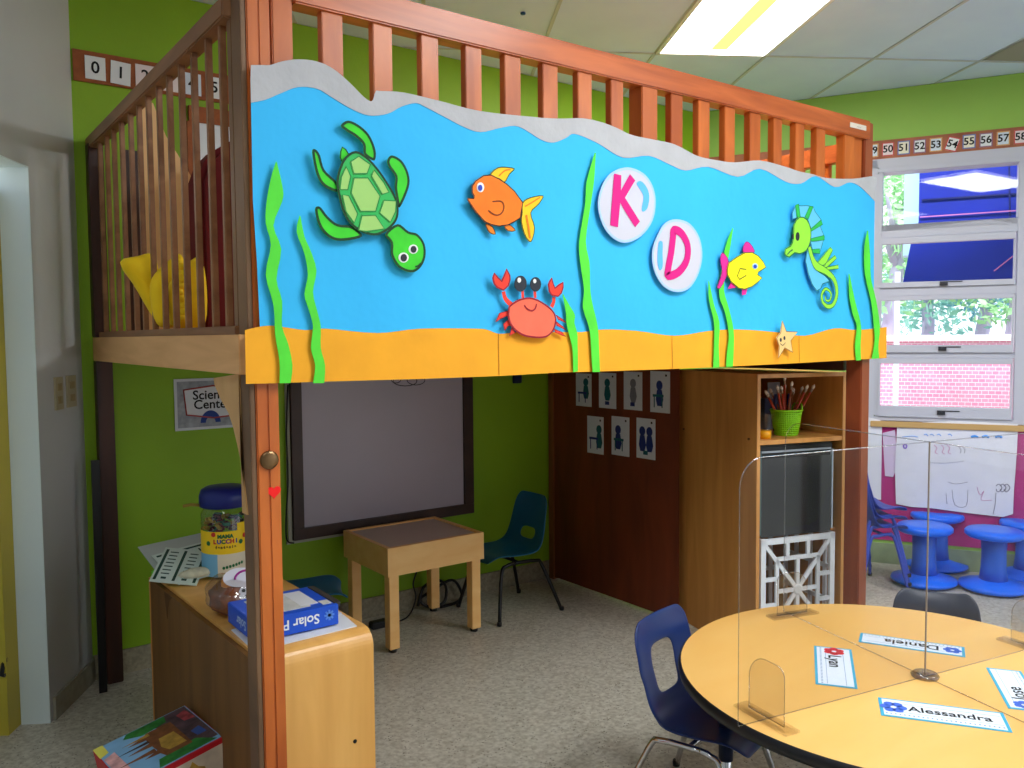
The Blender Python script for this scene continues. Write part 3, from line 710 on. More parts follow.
stroke('drawn_fin', fo([(250,358),(315,355),(338,390),(325,440),(290,462),(250,450),(218,425)]), .0215, mat('brown_line', (120,50,10), .7), bd, w=.0018)
stroke('fin_ray', fo([(300,160),(345,120),(390,112)]), .018, M_orl, fish, w=.002); stroke('fin_ray', fo([(500,395),(560,360),(615,325)]), .018, M_orl, fish, w=.002); stroke('fin_ray', fo([(510,460),(525,540),(540,640)]), .018, M_orl, fish, w=.003)

# crab
cen = ony(530, 310, YM)
crab = thing('paper_crab', 'smiling red paper crab with raised claws at the mural sand', 'paper crab', (cen.x, YM - .02, cen.z))
M_rd = mat('crab_red', (240, 62, 44), .7); M_cb = mat('crab_coral', (255, 112, 84), .7, noise=.08, nscale=16); M_rl = mat('crab_outline', (150, 14, 40), .7)
for P in ([(215,428),(150,445),(120,515),(165,487),(217,466)], [(215,500),(180,530),(190,580),(215,547),(234,540)], [(245,558),(226,622),(272,597)], [(583,458),(640,495),(660,520),(600,497)], [(583,508),(640,550),(660,578),(588,542)], [(573,568),(630,590),(657,628),(578,597)]):
    sheet('leg', cC(P), .016, M_rd, crab, outline=M_rl, ow=.002)
stroke('arm', cC([(180,280),(195,335),(243,385)]), .017, M_rd, crab, widths=[.006,.007,.008]); stroke('arm', cC([(567,322),(566,360),(550,400)]), .017, M_rd, crab, widths=[.006,.006,.007])
sheet('claw', cC([(95,175),(110,135),(140,170),(165,198),(185,150),(205,103),(232,155),(235,190),(220,240),(180,275),(130,252),(105,220)]), .022, M_rd, crab, outline=M_rl, ow=.0042)
sheet('claw', cC([(522,225),(535,195),(552,172),(563,210),(576,250),(605,225),(640,205),(642,250),(628,295),(600,322),(555,315),(530,282)]), .022, M_rd, crab, outline=M_rl, ow=.0042)
for (a, b), (ex, ey, rx, ry), h in ((((326,270),(329,330)), (312,220,47,62), (302,193,14,20)), (((421,270),(424,330)), (428,225,42,56), (421,200,12,17))):
    stroke('eye_stalk', cC([a, b]), .0185, M_rd, crab, w=.005, k=0)
    e = sheet('eye', cC(ell(ex, ey, rx, ry)), .0215, mat('eye_navy', (18,24,40), .35), crab); sheet('eye_glint', cC(ell(*h)), .0225, mat('eye_white', (240,240,240), .6), e)
bd = sheet('body', cC([(230,385),(300,340),(380,325),(450,345),(520,390),(570,440),(585,500),(570,570),(530,620),(480,638),(400,635),(330,620),(270,580),(230,530),(215,470),(217,420)]), .021, M_cb, crab, k=3, outline=M_rl, ow=.005)
stroke('smile', cC([(340,385),(365,415),(400,428),(425,410),(435,375)]), .0225, M_rl, bd, w=.0022)

# letter bubbles
cb = T(590, 155, 5.3); M_bub = mat('bubble_white', (206, 206, 220), .7, noise=.03, nscale=8); M_bubl = mat('bubble_rim', (170, 208, 246), .7); M_mag = mat('magenta_letter', (222, 4, 132), .65); M_glint = mat('bubble_glint_blue', (92, 186, 252), .7)
o = tag(sheet('letter_bubble', cb([(200,65),(280,95),(330,160),(348,250),(330,350),(270,430),(185,465),(110,430),(60,350),(42,250),(70,150),(120,90)]), .016, M_bub, None, k=4, outline=M_bubl, ow=.008), 'white paper bubble with the pink letter K on the mural', 'paper bubble')
stroke('letter', cb([(147,103),(142,200),(135,290),(128,378)]), .0178, M_mag, o, widths=[.016,.018,.018,.017])
stroke('letter', cb([(226,118),(190,180),(160,235)]), .0176, M_mag, o, widths=[.015,.014,.013]); stroke('letter', cb([(158,215),(200,285),(252,368)]), .0174, M_mag, o, widths=[.013,.015,.015])
sheet('painted_glint', cb([(248,150),(270,138),(300,170),(315,220),(305,280),(285,300),(275,285),(285,220),(265,180)]), .0175, M_glint, o, k=3)
o = tag(sheet('letter_bubble', cb([(460,340),(530,365),(580,440),(595,540),(570,640),(520,710),(450,725),(385,690),(340,610),(330,510),(360,420),(400,360)]), .016, M_bub, None, k=4, outline=M_bubl, ow=.008), 'white paper bubble with the pink letter D on the mural', 'paper bubble')
stroke('letter', cb([(445,398),(485,415),(518,480),(512,560),(470,620),(415,640),(415,600),(430,520),(440,440)]), .0178, M_mag, o, w=.0145, closed=True)
sheet('painted_glint', cb([(365,465),(385,462),(385,520),(385,590),(370,610),(358,560)]), .0175, M_glint, o, k=3)

# yellow fish
fy = T(700, 230, 9.6); cen = ony(742, 268, YM)
fish = thing('paper_fish', 'yellow paper fish with pink fins facing right on the mural', 'paper fish', (cen.x, YM - .02, cen.z))
M_yel = mat('fish_yellow', (255, 238, 10), .7, noise=.04, nscale=20); M_pk = mat('fin_magenta', (226, 34, 150), .7, noise=.1, nscale=30); M_gl = mat('olive_line', (70, 90, 20), .7); M_pl = mat('purple_line', (110, 20, 110), .7)
sheet('tail_fin', fy([(278,312),(250,245),(215,215),(195,270),(200,330),(212,390),(190,480),(165,550),(195,560),(240,480),(264,420)]), .016, M_pk, fish, k=2, outline=M_pl, ow=.002)
sheet('top_fin', fy([(415,212),(420,150),(450,110),(495,145),(525,212),(470,218)]), .0165, M_pk, fish, k=3, outline=M_pl, ow=.002)
sheet('belly_fin', fy([(300,500),(348,552),(270,565)]), .016, M_pk, fish); sheet('belly_fin', fy([(405,560),(457,560),(440,620),(405,625)]), .016, M_pk, fish)
bd = sheet('body', fy([(280,310),(350,260),(430,215),(500,212),(560,245),(610,305),(635,360),(560,408),(553,425),(600,460),(560,500),(500,545),(430,572),(370,560),(300,500),(262,430),(262,370)]), .02, M_yel, fish, outline=M_gl, ow=.003)
sheet('eye', fy(ell(530,347,26,28)), .0215, mat('eye_pale_blue', (170,214,240), .6), bd); sheet('pupil', fy(ell(530,350,16,19)), .0225, mat('eye_blue', (30,60,190), .5), bd)
stroke('drawn_fin', fy([(445,378),(385,370),(360,440),(380,475),(445,435)]), .0215, M_gl, bd, w=.0018, k=0)

# seahorse
fs = T(770, 195, 4.39); cen = ony(812, 255, YM)
sea = thing('paper_seahorse', 'lime green paper seahorse with curled tail and blue crest on the mural', 'paper seahorse', (cen.x, YM - .02, cen.z))
M_lime = mat('seahorse_lime', (150, 232, 60), .7, noise=.07, nscale=20); M_lb = mat('seahorse_blue', (96, 196, 240), .7); M_spk = mat('seahorse_green', (40, 190, 80), .7); M_sl = mat('seahorse_line', (8, 110, 60), .7)
cr = sheet('crest', fs([(130,97),(100,108),(97,80),(112,42),(135,46),(160,45),(190,50),(198,72),(225,108),(222,140),(240,185),(230,215),(218,256),(190,256),(176,205),(180,150),(165,108)]), .016, M_lb, sea, outline=M_sl, ow=.0025)
for P in ([(118,97),(112,45),(126,38),(134,97)], [(153,97),(175,48),(190,52),(168,107)], [(180,148),(225,108),(232,130),(182,160)], [(180,190),(238,176),(240,198),(182,205)], [(182,238),(218,235),(220,258),(188,256)]):
    sheet('crest_spike', fs(P), .0178, M_spk, cr, outline=M_sl, ow=.002)
for P in ([(205,300),(265,228),(277,242),(240,312)], [(225,315),(285,263),(293,280),(245,322)], [(225,320),(300,305),(302,325),(235,332)]):
    sheet('back_fin', fs(P), .0165, M_lime, sea, outline=M_sl, ow=.0025)
sheet('belly', fs([(165,235),(155,290),(168,350),(185,395),(205,422),(222,412),(230,392),(262,378),(240,352),(212,335),(195,300),(185,240)]), .0175, M_lb, sea, outline=M_sl, ow=.003)
B_ = [(172,228),(185,275),(205,312),(245,335),(282,372),(294,430),(280,478),(255,490),(232,470),(228,435),(246,412),(268,432),(262,462),(246,462),(244,446)]
stroke('body_outline', fs(B_), .0185, M_sl, sea, widths=[.0116,.0126,.0176,.0146,.0126,.0116,.0106,.0100,.0090,.0082,.0074,.0066,.006,.0055,.005])
stroke('body', fs(B_), .0195, M_lime, sea, widths=[.009,.010,.015,.012,.010,.009,.0080,.0072,.0062,.0054,.0046,.0040,.0034,.003,.0025])
hd = sheet('head', fs([(130,95),(162,106),(180,150),(178,205),(160,245),(130,260),(108,255),(85,275),(66,262),(68,235),(90,222),(102,190),(105,130)]), .021, M_lime, sea, k=2, outline=M_sl, ow=.0042)
sheet('eye', fs(ell(122,182,8,19)), .0225, mat('eye_navy', (18,24,40), .35), hd); sheet('eye', fs(ell(101,182,4,12)), .0225, mat('eye_navy', (18,24,40), .35), hd)
stroke('mouth', fs([(76,262),(88,248),(100,240)]), .0225, M_sl, hd, w=.0025)

# starfish
st = tag(sheet('paper_starfish', fs([(55,552),(72,598),(122,600),(92,640),(100,692),(65,672),(38,715),(40,665),(28,628),(46,605)]), .024, mat('starfish_tan', (246, 204, 132), .7), None, th=.003, outline=mat('brown_line', (120,50,10), .7), ow=.0025), 'tan paper starfish with a drawn face on the mural sand', 'paper starfish')
for ex in (48, 64): sheet('eye', fs(ell(ex, 636 - (ex-48)*.5, 4, 9, 10)), .0252, mat('eye_navy', (18,24,40), .35), st)
stroke('smile', fs([(46,652),(56,660),(68,648)]), .0252, M_bl, st, w=.0012)

# ------------------------------------------------------------------ UNDER / IN THE LOFT
# things on the loft deck
def yprism(name, pts, Y, th, m, **kw):
    return obj(name, add_prism(BM(), [ony(x, y, Y) for x, y in pts], (0,-1,0), th), m, kw.get('parent'))
P = [ony(x, y, 3.62) for x, y in ((92, 150), (143, 150))]
tag(obj('dark_panel', add_box(BM(), (max(P[0].x, .76), 3.62, ZD1), (P[1].x, 3.65, 2.2)), M_dark_wood), 'dark brown wooden panel standing in the far left corner of the loft', 'panel')
P = [ony(x, y, 3.30) for x, y in ((137, 100), (153, 103), (166, 136), (180, 158), (197, 186))]
P = [p for p in P] + [Vector((P[-1].x, 3.30, ZD1)), Vector((P[0].x, 3.30, ZD1))]
tag(obj('play_panel', add_prism(BM(), P, (0,-1,0), .02), wood('light_plywood', (226, 176, 112), (238, 192, 130), (7,7,1.2), .5)), 'tan plywood play panel with a sloping top standing in the loft', 'play panel')
P = [ony(x, y, 2.95) for x, y in ((199, 180), (206, 160), (218, 148), (232, 140), (262, 132))]
P = P + [Vector((P[-1].x, 2.95, ZD1)), Vector((P[0].x, 2.95, ZD1))]
tag(obj('floor_cushion', add_prism(BM(), P, (0,-1,0), .16), mat('dark_red_fabric', (104, 14, 18), .85), bevel=.02), 'dark red upholstered cushion back standing behind the loft railing', 'cushion')
a = ony(196, 122, 3.88); b = ony(245, 200, 3.88); a0 = ony(194, 106, 3.88)
wb = thing('framed_board', 'white board in a brown frame on the green wall behind the loft railing', 'board', ((a.x+b.x)/2, 3.88, b.z))
obj('board_panel', add_box(BM(), (a.x, 3.885, b.z), (b.x + .3, 3.897, a.z)), mat('pale_board', (214, 222, 230), .4), wb)
obj('board_frame', add_box(BM(), (a.x - .03, 3.875, a.z), (b.x + .33, 3.897, a0.z)), M_cork, wb)
obj('board_frame', add_box(BM(), (a.x - .04, 3.875, b.z), (a.x, 3.897, a.z)), M_cork, wb)
# yellow cushion: fan-shaped panels with frilled edge
M_yc = mat('yellow_fabric', (248, 206, 16), .8, noise=.06, nscale=14, bump=.2, bscale=14)
yc = thing('yellow_cushion', 'bright yellow fabric cushion with folded petals lying against the loft railing', 'cushion', ony(165, 326, 2.9))
def puff(pts, Y, th, dome=.05):
    P = [ony(x, y, Y) for x, y in pts]; P = smooth_poly(P, 3)
    c = sum(P, Vector((0,0,0))) / len(P); bm = BM(); rings = []
    for f, d in ((1, 0), (.92, .55), (.7, .85), (.35, 1.0)):
        rings.append([bm.verts.new(c + (p - c)*f + Vector((0, -dome*d, 0))) for p in P])
    back = [bm.verts.new(c + (p - c)*.9 + Vector((0, th, 0))) for p in P]
    n = len(P)
    for A, B in [(back, rings[0])] + list(zip(rings, rings[1:])):
        for i in range(n):
            f = bm.faces.new((A[i-1], A[i], B[i], B[i-1])); f.smooth = True
    bm.faces.new(rings[-1]); bm.faces.new(back[::-1]); return bm
obj('petal', puff([(120,262),(138,256),(152,254),(158,270),(160,300),(158,322),(148,308),(134,284)], 2.98, .03, .04), M_yc, yc)
obj('petal', puff([(150,285),(158,270),(172,258),(182,256),(184,290),(180,322),(164,328),(154,318)], 2.90, .03, .05), M_yc, yc)
obj('petal', puff([(164,300),(170,282),(184,266),(200,258),(206,290),(204,326),(188,330),(170,324)], 2.82, .03, .05), M_yc, yc)
bm = BM()
for k in range(9):
    p = ony(182 + 3*sin(k*1.2), 266 + 6.5*k, 2.76); add_lathe(bm, [(.004, -.012), (.012, -.008), (.014, 0), (.012, .008), (.004, .012)], 10, p)
obj('frill', bm, M_yc, yc)

# partition below the loft
XP = 3.135
par = thing('plywood_partition', 'reddish brown plywood partition panel below the loft beside the tall cabinet', 'partition', (XP, 3.4, 0))
obj('panel', add_box(BM(), (XP, 2.866, 0.012), (XP + .006, 3.86, ZD0 - .004)), M_partition, par)
obj('edge_post', add_box(BM(), (XP - .012, 3.845, 0), (XP + .03, 3.885, ZD0 - .004)), wood('partition_edge_wood', (118, 66, 30), (146, 86, 44), (6,6,1)), par)
# seven picture posters on it
M_pp = mat('poster_paper', (214, 222, 232), .7); M_fig = [mat('figure_teal', (20, 92, 104), .7), mat('figure_navy', (30, 50, 120), .7), mat('figure_grey', (120, 124, 140), .7)]
cP = T(560, 360, 6.985)
quads = [([(112,92),(222,97),(222,328),(116,318)], 0, 'child at a desk', 'top left'), ([(272,88),(394,92),(394,343),(277,332)], 0, 'standing figure in teal', 'second in the top row'),
         ([(446,82),(576,84),(576,354),(450,344)], 2, 'pale curly-haired figure', 'third in the top row'), ([(632,78),(770,80),(770,374),(634,362)], 1, 'figure sitting on a navy chair', 'top right'),
         ([(192,390),(306,398),(306,662),(194,645)], 0, 'figure bending over a desk', 'bottom left'), ([(362,392),(486,400),(486,676),(364,660)], 1, 'seated figure in profile', 'bottom middle'),
         ([(536,402),(668,414),(668,700),(538,680)], 1, 'two figures side by side', 'bottom right')]
def xp(pts, dx=0): return [Vector((XP - dx, p.y, p.z)) for p in (onx(x, y, XP) for x, y in cP(pts))]
for i, (q, ci, what, where) in enumerate(quads):
    P = xp(q, .004); 
    y0, y1 = (P[0].y+P[3].y)/2, (P[1].y+P[2].y)/2; z0, z1 = P[2].z*.5+P[3].z*.5, min(P[0].z, P[1].z)*.5 + max(P[0].z, P[1].z)*.5
    t = tag(obj('picture_card', add_prism(BM(), [(XP-.003, y0, z0), (XP-.003, y1, z0), (XP-.003, y1, z1), (XP-.003, y0, z1)], (-1,0,0), .002), M_pp), 'picture card of a %s, %s on the partition' % (what, where), 'picture card', 'picture cards on the partition')
    w_, h_ = (y1 - y0), z1 - z0
    def F(pts, dx=.0045): return [Vector((XP - dx, y0 + a*w_, z0 + b*h_)) for a, b in pts]
    bm = BM()
    heads = [(.32,.68),(.7,.68)] if i == 6 else [[(.65,.74)],[(.5,.72)],[(.52,.7)],[(.48,.66)],[(.74,.66)],[(.38,.66)]][i]
    for hx, hy in heads:
        add_prism(bm, F([(hx + .16*cos(a), hy + .12*sin(a)) for a in [2*pi*k/14 for k in range(14)]]), (-1,0,0), .001)
        add_prism(bm, F([(hx-.12, hy-.105), (hx+.12, hy-.105), (hx+.2, hy-.34), (hx+.12, hy-.5), (hx-.1, hy-.5), (hx-.18, hy-.34)]), (-1,0,0), .001)
    obj('drawn_figure', bm, M_fig[ci], t)
    bm = BM()
    if i in (0, 3, 4, 5):
        s = 1 if i != 3 else 0
        for R in ([(.15,.38),(.7,.38),(.7,.44),(.15,.44)], [(.2,.12),(.25,.12),(.25,.38),(.2,.38)], [(.6,.12),(.65,.12),(.65,.38),(.6,.38)]): add_prism(bm, F(R, .0055), (-1,0,0), .0008)
    else:
        for R in ([(.38,.1),(.62,.1),(.62,.2),(.38,.2)],): add_prism(bm, F(R, .0055), (-1,0,0), .0008)
    obj('drawn_desk', bm, M_fig[1 if ci != 1 else 0], t)
    bm = BM(); add_prism(bm, F([(.78,.88),(.86,.88),(.86,.93),(.78,.93)], .005), (-1,0,0), .0008); obj('corner_mark', bm, M_ink, t)

# whiteboard
wbx0, wbx1, wbz0, wbz1 = 1.53, 2.58, .468, 1.36
wbd = thing('whiteboard', 'large grey-white board in a dark brown frame on the green back wall', 'whiteboard', ((wbx0+wbx1)/2, YB - .01, wbz0))
obj('board_panel', add_box(BM(), (wbx0 + .05, YB - .012, wbz0 + .05), (wbx1 - .05, YB - .004, wbz1 - .05)), mat('dull_whiteboard', (176, 168, 180), .35, noise=.05, nscale=2), wbd)
M_fr = wood('dark_frame_wood', (46, 28, 20), (66, 42, 30), (4, 4, 4))
for a, b, c, d in ((wbx0, wbx1, wbz0, wbz0 + .055), (wbx0, wbx1, wbz1 - .055, wbz1), (wbx0, wbx0 + .055, wbz0 + .055, wbz1 - .055), (wbx1 - .06, wbx1, wbz0 + .055, wbz1 - .055)):
    obj('frame_rail', add_box(BM(), (a, YB - .028, c), (b, YB - .003, d)), M_fr, wbd, .002)
obj('backing_edge', add_box(BM(), (wbx0 - .03, YB - .012, wbz0 - .016), (wbx1 - .55, YB - .003, wbz0 - .001)), mat('pale_edge', (170, 170, 150), .6), wbd)
obj('backing_edge', add_box(BM(), (wbx0 - .022, YB - .012, wbz0), (wbx0 - .002, YB - .003, wbz1)), mat('pale_edge', (170, 170, 150), .6), wbd)
bm = BM()
for (cx, cy, rx, ry) in ((405, 381, 12, 5), (416, 380, 9, 5), (396, 379, 5, 4)):
    add_tube(bm, [ony(x, y, YB - .0135) for x, y in ell(cx, cy, rx, ry, 16)], .002, 5, closed=True)
obj('marker_drawing', bm, M_ink, wbd)
bm = BM(); add_tube(bm, smooth_poly([ony(x, y, YB - .02) for x, y in ((288, 385), (286.5, 430), (288, 480), (286, 520), (287, 540), (294, 543))], 4, False), .004, 6)
tag(obj('wire', bm, M_black), 'thin black wire hanging down the left side of the whiteboard', 'wire')
a, b = ony(512, 374, YB), ony(520, 383, YB)
tag(obj('wall_clip', add_box(BM(), (a.x, YB - .02, b.z), (b.x, YB - .002, a.z + .03)), mat('dark_blue_clip', (22, 36, 70), .5), bevel=.003), 'small dark blue clip on the green wall right of the whiteboard', 'clip')

# science center sign
sa, sb = ony(173, 380, YB), ony(178.5, 431, YB)
sx0, sx1, sz0, sz1 = 1.0, 1.34, 1.04, 1.272
sg = thing('wall_sign', 'laminated white sign reading Science Center on the green back wall', 'sign', ((sx0+sx1)/2, YB - .005, sz0))
obj('sign_sheet', add_box(BM(), (sx0, YB - .006, sz0), (sx1, YB - .002, sz1)), mat('sign_white', (206, 212, 218), .4), sg)
obj('sign_backdrop', add_box(BM(), (sx0 + .012, YB - .0072, sz0 + .012), (sx1 - .012, YB - .0062, sz1 - .012)), mat('sign_grey', (150, 156, 164), .5, noise=.3, nscale=26), sg)
obj('sign_field', add_prism(BM(), [(x, YB - .0082, z) for x, z in ((sx0 + .05, sz0 + .07), (sx0 + .04, sz1 - .05), (sx0 + .17, sz1 - .035), (sx1 - .03, sz1 - .055), (sx1 - .035, sz0 + .06), (sx0 + .17, sz0 + .05))], (0,-1,0), .0008), mat('sign_field_white', (216, 220, 226), .5), sg)
bm = BM(); add_tube(bm, [(x, YB - .009, z) for x, z in ((sx0 + .05, sz0 + .07), (sx0 + .04, sz1 - .05), (sx0 + .17, sz1 - .035), (sx1 - .03, sz1 - .055), (sx1 - .035, sz0 + .06), (sx0 + .17, sz0 + .05))], .004, 5, closed=True)
obj('sign_border', bm, mat('sign_red', (170, 70, 66), .6), sg)
obj('lettering', text_bm('Science', .058, (sx0 + .165, YB - .0092, sz0 + .155), (1,0,0), (0,0,1), bold=.001), M_ink, sg)
obj('lettering', text_bm('Center', .058, (sx0 + .165, YB - .0092, sz0 + .112), (1,0,0), (0,0,1), bold=.001), M_ink, sg)
bm = BM(); add_prism(bm, [(sx0 + .155 + .045*cos(a), YB - .0096, sz0 + .03 + .055*sin(a)) for a in [pi*k/14 for k in range(15)]] + [(sx0 + .13, YB - .0096, sz0 + .03)] + [(sx0 + .155 - .022*cos(a), YB - .0096, sz0 + .03 + .026*sin(a)) for a in [pi*k/10 for k in range(11)]][::1], (0,-1,0), .0008)
obj('emblem', bm, mat('emblem_blue', (28, 62, 140), .6), sg)

# light table
M_lt = wood('light_table_maple', (242, 186, 112), (250, 202, 130), (3, 9, 9), .4)
lx0, lx1, ly0, ly1 = 1.768, 2.295, 3.365, 3.83
lt = thing('light_table', 'small square maple table with a grey inset top below the whiteboard', 'table', ((lx0+lx1)/2, (ly0+ly1)/2, 0))
bm = BM()
for a, b, c, d in ((lx0, lx1, ly0, ly0 + .022), (lx0, lx1, ly1 - .022, ly1), (lx0, lx0 + .022, ly0 + .022, ly1 - .022), (lx1 - .022, lx1, ly0 + .022, ly1 - .022)):
    add_box(bm, (a, c, .362), (b, d, .494))
obj('apron', bm, M_lt, lt)
obj('inset_top', add_box(BM(), (lx0 + .022, ly0 + .022, .46), (lx1 - .022, ly1 - .022, .488)), mat('grey_inset', (206, 186, 176), .4), lt)
obj('bottom_board', add_box(BM(), (lx0 + .022, ly0 + .022, .366), (lx1 - .022, ly1 - .022, .378)), M_lt, lt)
for x in (lx0 + .0, lx1 - .075):
    for y in (ly0 + .012, ly1 - .065):
        l = obj('leg', add_box(BM(), (x + .012, y, .018), (x + .062, y + .05, .37)), M_lt, lt, .002)
        obj('foot', add_lathe(BM(), [(.018, 0), (.02, .018)], 14, (x + .037, y + .025, 0)), M_black, l)
# cable below it
bm = BM(); pts = smooth_poly([(2.1, 3.70, .36), (2.11, 3.70, .27), (2.08, 3.69, .2), (2.1, 3.7, .12), (2.06, 3.70, .04), (2.0, 3.72, .012), (1.93, 3.74, .012)], 5, False); add_tube(bm, pts, .004, 6)
obj('power_cord', bm, M_black, lt)
bm = BM(); pts = smooth_poly([(2.18, 3.82, .03), (2.22, 3.83, .12), (2.3, 3.82, .15), (2.36, 3.83, .10), (2.33, 3.8, .03), (2.24, 3.8, .02), (2.2, 3.83, .06), (2.28, 3.84, .09), (2.4, 3.83, .13), (2.46, 3.83, .05), (2.42, 3.81, .01), (2.3, 3.79, .01)], 5, False); add_tube(bm, pts, .008, 6)
tag(obj('extension_cable', bm, M_black), 'tangled thick black cord on the floor behind the maple table leg', 'cord')
tag(obj('power_adapter', add_box(BM(), (1.86, 3.71, 0), (1.95, 3.76, .035)), M_black, bevel=.005), 'black power adapter block on the floor beneath the maple table', 'power adapter')

# ------------------------------------------------------------------ CHAIRS
def shell_mesh(prof, widths, hole=None, nx=10, dish=.02):
    """prof: list of (y, z) from seat front to backrest top; widths: half width at each station"""
    bm = BM(); ny = len(prof); g = []
    for j in range(ny):
        row = []
        for i in range(nx + 1):
            f = i / nx * 2 - 1
            y, z = prof[j]; w = widths[j]
            # normal of the profile in the yz plane
            a = prof[max(j-1,0)]; b = prof[min(j+1, ny-1)]; t = Vector((0, b[0]-a[0], b[1]-a[1])).normalized(); nrm = Vector((0, -t.z, t.y))
            d = dish * (f*f)
            row.append(bm.verts.new(Vector((f*w, y, z)) + nrm * d))
        g.append(row)
    j0, j1, i0, i1 = hole if hole else (99, 99, 99, 99)
    for j in range(ny - 1):
        for i in range(nx):
            if j0 <= j < j1 and i0 <= i < i1: continue
            f = bm.faces.new((g[j][i], g[j][i+1], g[j+1][i+1], g[j+1][i])); f.smooth = True
    if hole:   # round the hole: its corners move inward
        for (j, i, dj, di) in ((j0, i0, 1, 1), (j0, i1, 1, -1), (j1, i0, -1, 1), (j1, i1, -1, -1)):
            v = g[j][i]; v.co = v.co*.55 + .45*(g[j+dj][i].co + g[j][i+di].co)/2
    return bm
def resample(pts, n):
    P = smooth_poly([Vector((p[0], p[1], p[2] if len(p) > 2 else 0)) for p in pts], 8, False)
    L = [0]
    for a, b in zip(P, P[1:]): L.append(L[-1] + (b-a).length)
    out = []
    for k in range(n):
        s = L[-1]*k/(n-1); j = 0
        while j < len(L)-2 and L[j+1] < s: j += 1
        f = (s - L[j]) / max(1e-9, L[j+1]-L[j]); out.append(P[j].lerp(P[j+1], f))
    return out
def make_chair(label, sm, lm, sh, bh, style, loc, rz, depth=.31, hw=.155, group=None, open_hole=True):
    """seat faces -Y; origin on the floor under the seat centre"""
    t = thing('school_chair', label, 'chair', loc, rz, group)
    dd = depth/2
    prof = resample([(-dd, sh - .02), (-dd + .03, sh + .004), (0, sh - .006), (dd - .06, sh - .002), (dd - .005, sh + .035), (dd + .025, sh + .11), (dd + .045, sh + .2), (dd + .07, bh)], 21)
    P = [(p.x, p.y) for p in prof]
    W_ = []
    for k in range(21):
        f = k / 20
        w = hw * (.96 + .06*sin(f*pi))
        if style == 'oval' and f > .5: w = hw * (1 - .20*((f-.5)/.5)**1.2)
        if f > .93: w *= (.97, .90, .78)[min(2, int((f-.93)/.03))]
        if f < .04: w *= .88
        if style == 'waist' and .45 < f < .75: w *= .93
        W_.append(w)
    hole = ((12, 17, 3, 7) if style == 'waist' else (12, 14, 3, 7)) if open_hole else None
    bm = shell_mesh(P, W_, hole)
    o = obj('seat_shell', bm, sm, t, local=True)
    md = o.modifiers.new('thick', 'SOLIDIFY'); md.thickness = .009; md.offset = -1
    md = o.modifiers.new('sub', 'SUBSURF'); md.levels = 1; md.render_levels = 2
    r = .0095
    for s in (-1, 1):
        x = s * (hw - .03); xf = s * (hw + .025)
        obj('leg', add_tube(BM(), smooth_poly([(xf, -dd + .01, 0), (x, -dd + .065, sh - .07), (x, -dd + .10, sh - .032), (x, -.02, sh - .026)], 4, False), r, 10), lm, t, local=True)
        obj('leg', add_tube(BM(), smooth_poly([(xf, dd + .085, 0), (x, dd + .0, sh - .07), (x, dd - .045, sh - .034), (x, -.02, sh - .026)], 4, False), r, 10), lm, t, local=True)
        obj('glide', add_lathe(BM(), [(.012, 0), (.013, .012), (.011, .02)], 10, (xf, -dd + .01, 0)), M_black, t, local=True)
        obj('glide', add_lathe(BM(), [(.012, 0), (.013, .012), (.011, .02)], 10, (xf, dd + .085, 0)), M_black, t, local=True)
    obj('cross_bar', add_tube(BM(), [(-(hw-.03), .02, sh - .03), (hw - .03, .02, sh - .03)], .008, 8), lm, t, local=True)
    return t
make_chair('navy plastic school chair with a large opening in its back at the round table', M_navy, M_chrome, .285, .578, 'waist', (1.945, 1.628, 0), RAD(14), hw=.166, depth=.30)
make_chair('teal plastic chair with black legs right of the small maple table', M_teal, M_blackm, .31, .60, 'oval', (2.55, 3.57, 0), RAD(-90), hw=.165, depth=.33)
make_chair('teal plastic chair left of the small maple table, half hidden by the loft post', M_teal, M_blackm, .325, .585, 'oval', (1.42, 3.50, 0), RAD(72), hw=.16, depth=.33)
make_chair('dark slate chair back showing behind the far edge of the round table', M_grey_chair, M_chrome, .31, .545, 'oval', (2.705, 1.352, 0), RAD(-62), hw=.16, depth=.30)

# stack of blue chairs by the window wall: tall blue chairs stacked
c0 = onz(878, 577, 0)
M_bc = mat('violet_blue_plastic', (44, 70, 176), .4)
chair_dir = math.atan2(-WN.x, WN.y)
bc = make_chair('violet blue plastic chair, lowest in the stack below the window', M_bc, M_bc, .36, .80, 'oval', onz(873, 586, 0), RAD(62), hw=.17, depth=.22, group='stacked blue chairs below the window', open_hole=False)
for k, lb_ in ((1, 'second from the bottom of the stack below the window'), (2, 'topmost in the stack below the window')):
    dup(bc, bc.location + Vector((.004*k, .006*k, .05*k)), bc.rotation_euler.z, 'violet blue plastic chair, ' + lb_)

# ------------------------------------------------------------------ WOBBLE STOOLS
def stool(loc, label, first=None):
    if first: return dup(first, loc, 0, label)
    t = thing('wobble_stool', label, 'stool', loc, 0, 'bright blue stools below the window')
    obj('base', add_lathe(BM(), [(.09, 0), (.155, .008), (.178, .022), (.174, .036), (.10, .054), (.060, .066)], 36), M_blue_stool, t, local=True)
    obj('column', add_lathe(BM(), [(.072, .06), (.064, .13), (.062, .22), (.068, .31)], 28), mat('mid_blue_plastic', (32, 96, 206), .4), t, local=True)
    obj('seat', add_lathe(BM(), [(.08, .296), (.135, .303), (.150, .316), (.150, .332), (.140, .344), (.08, .348), (.001, .345)], 36), M_blue_stool, t, local=True)
    return t
s1 = stool(onz(923.5, 583.5, 0), 'bright blue wobble stool, front left of the group below the window')
stool(onz(936, 568, 0), 'bright blue wobble stool against the wall, behind the front left one', s1)
stool(onz(993, 590, 0), 'bright blue wobble stool, front right of the group below the window', s1)
stool(onz(1027, 579, 0), 'bright blue wobble stool at the right edge behind the front right one', s1)

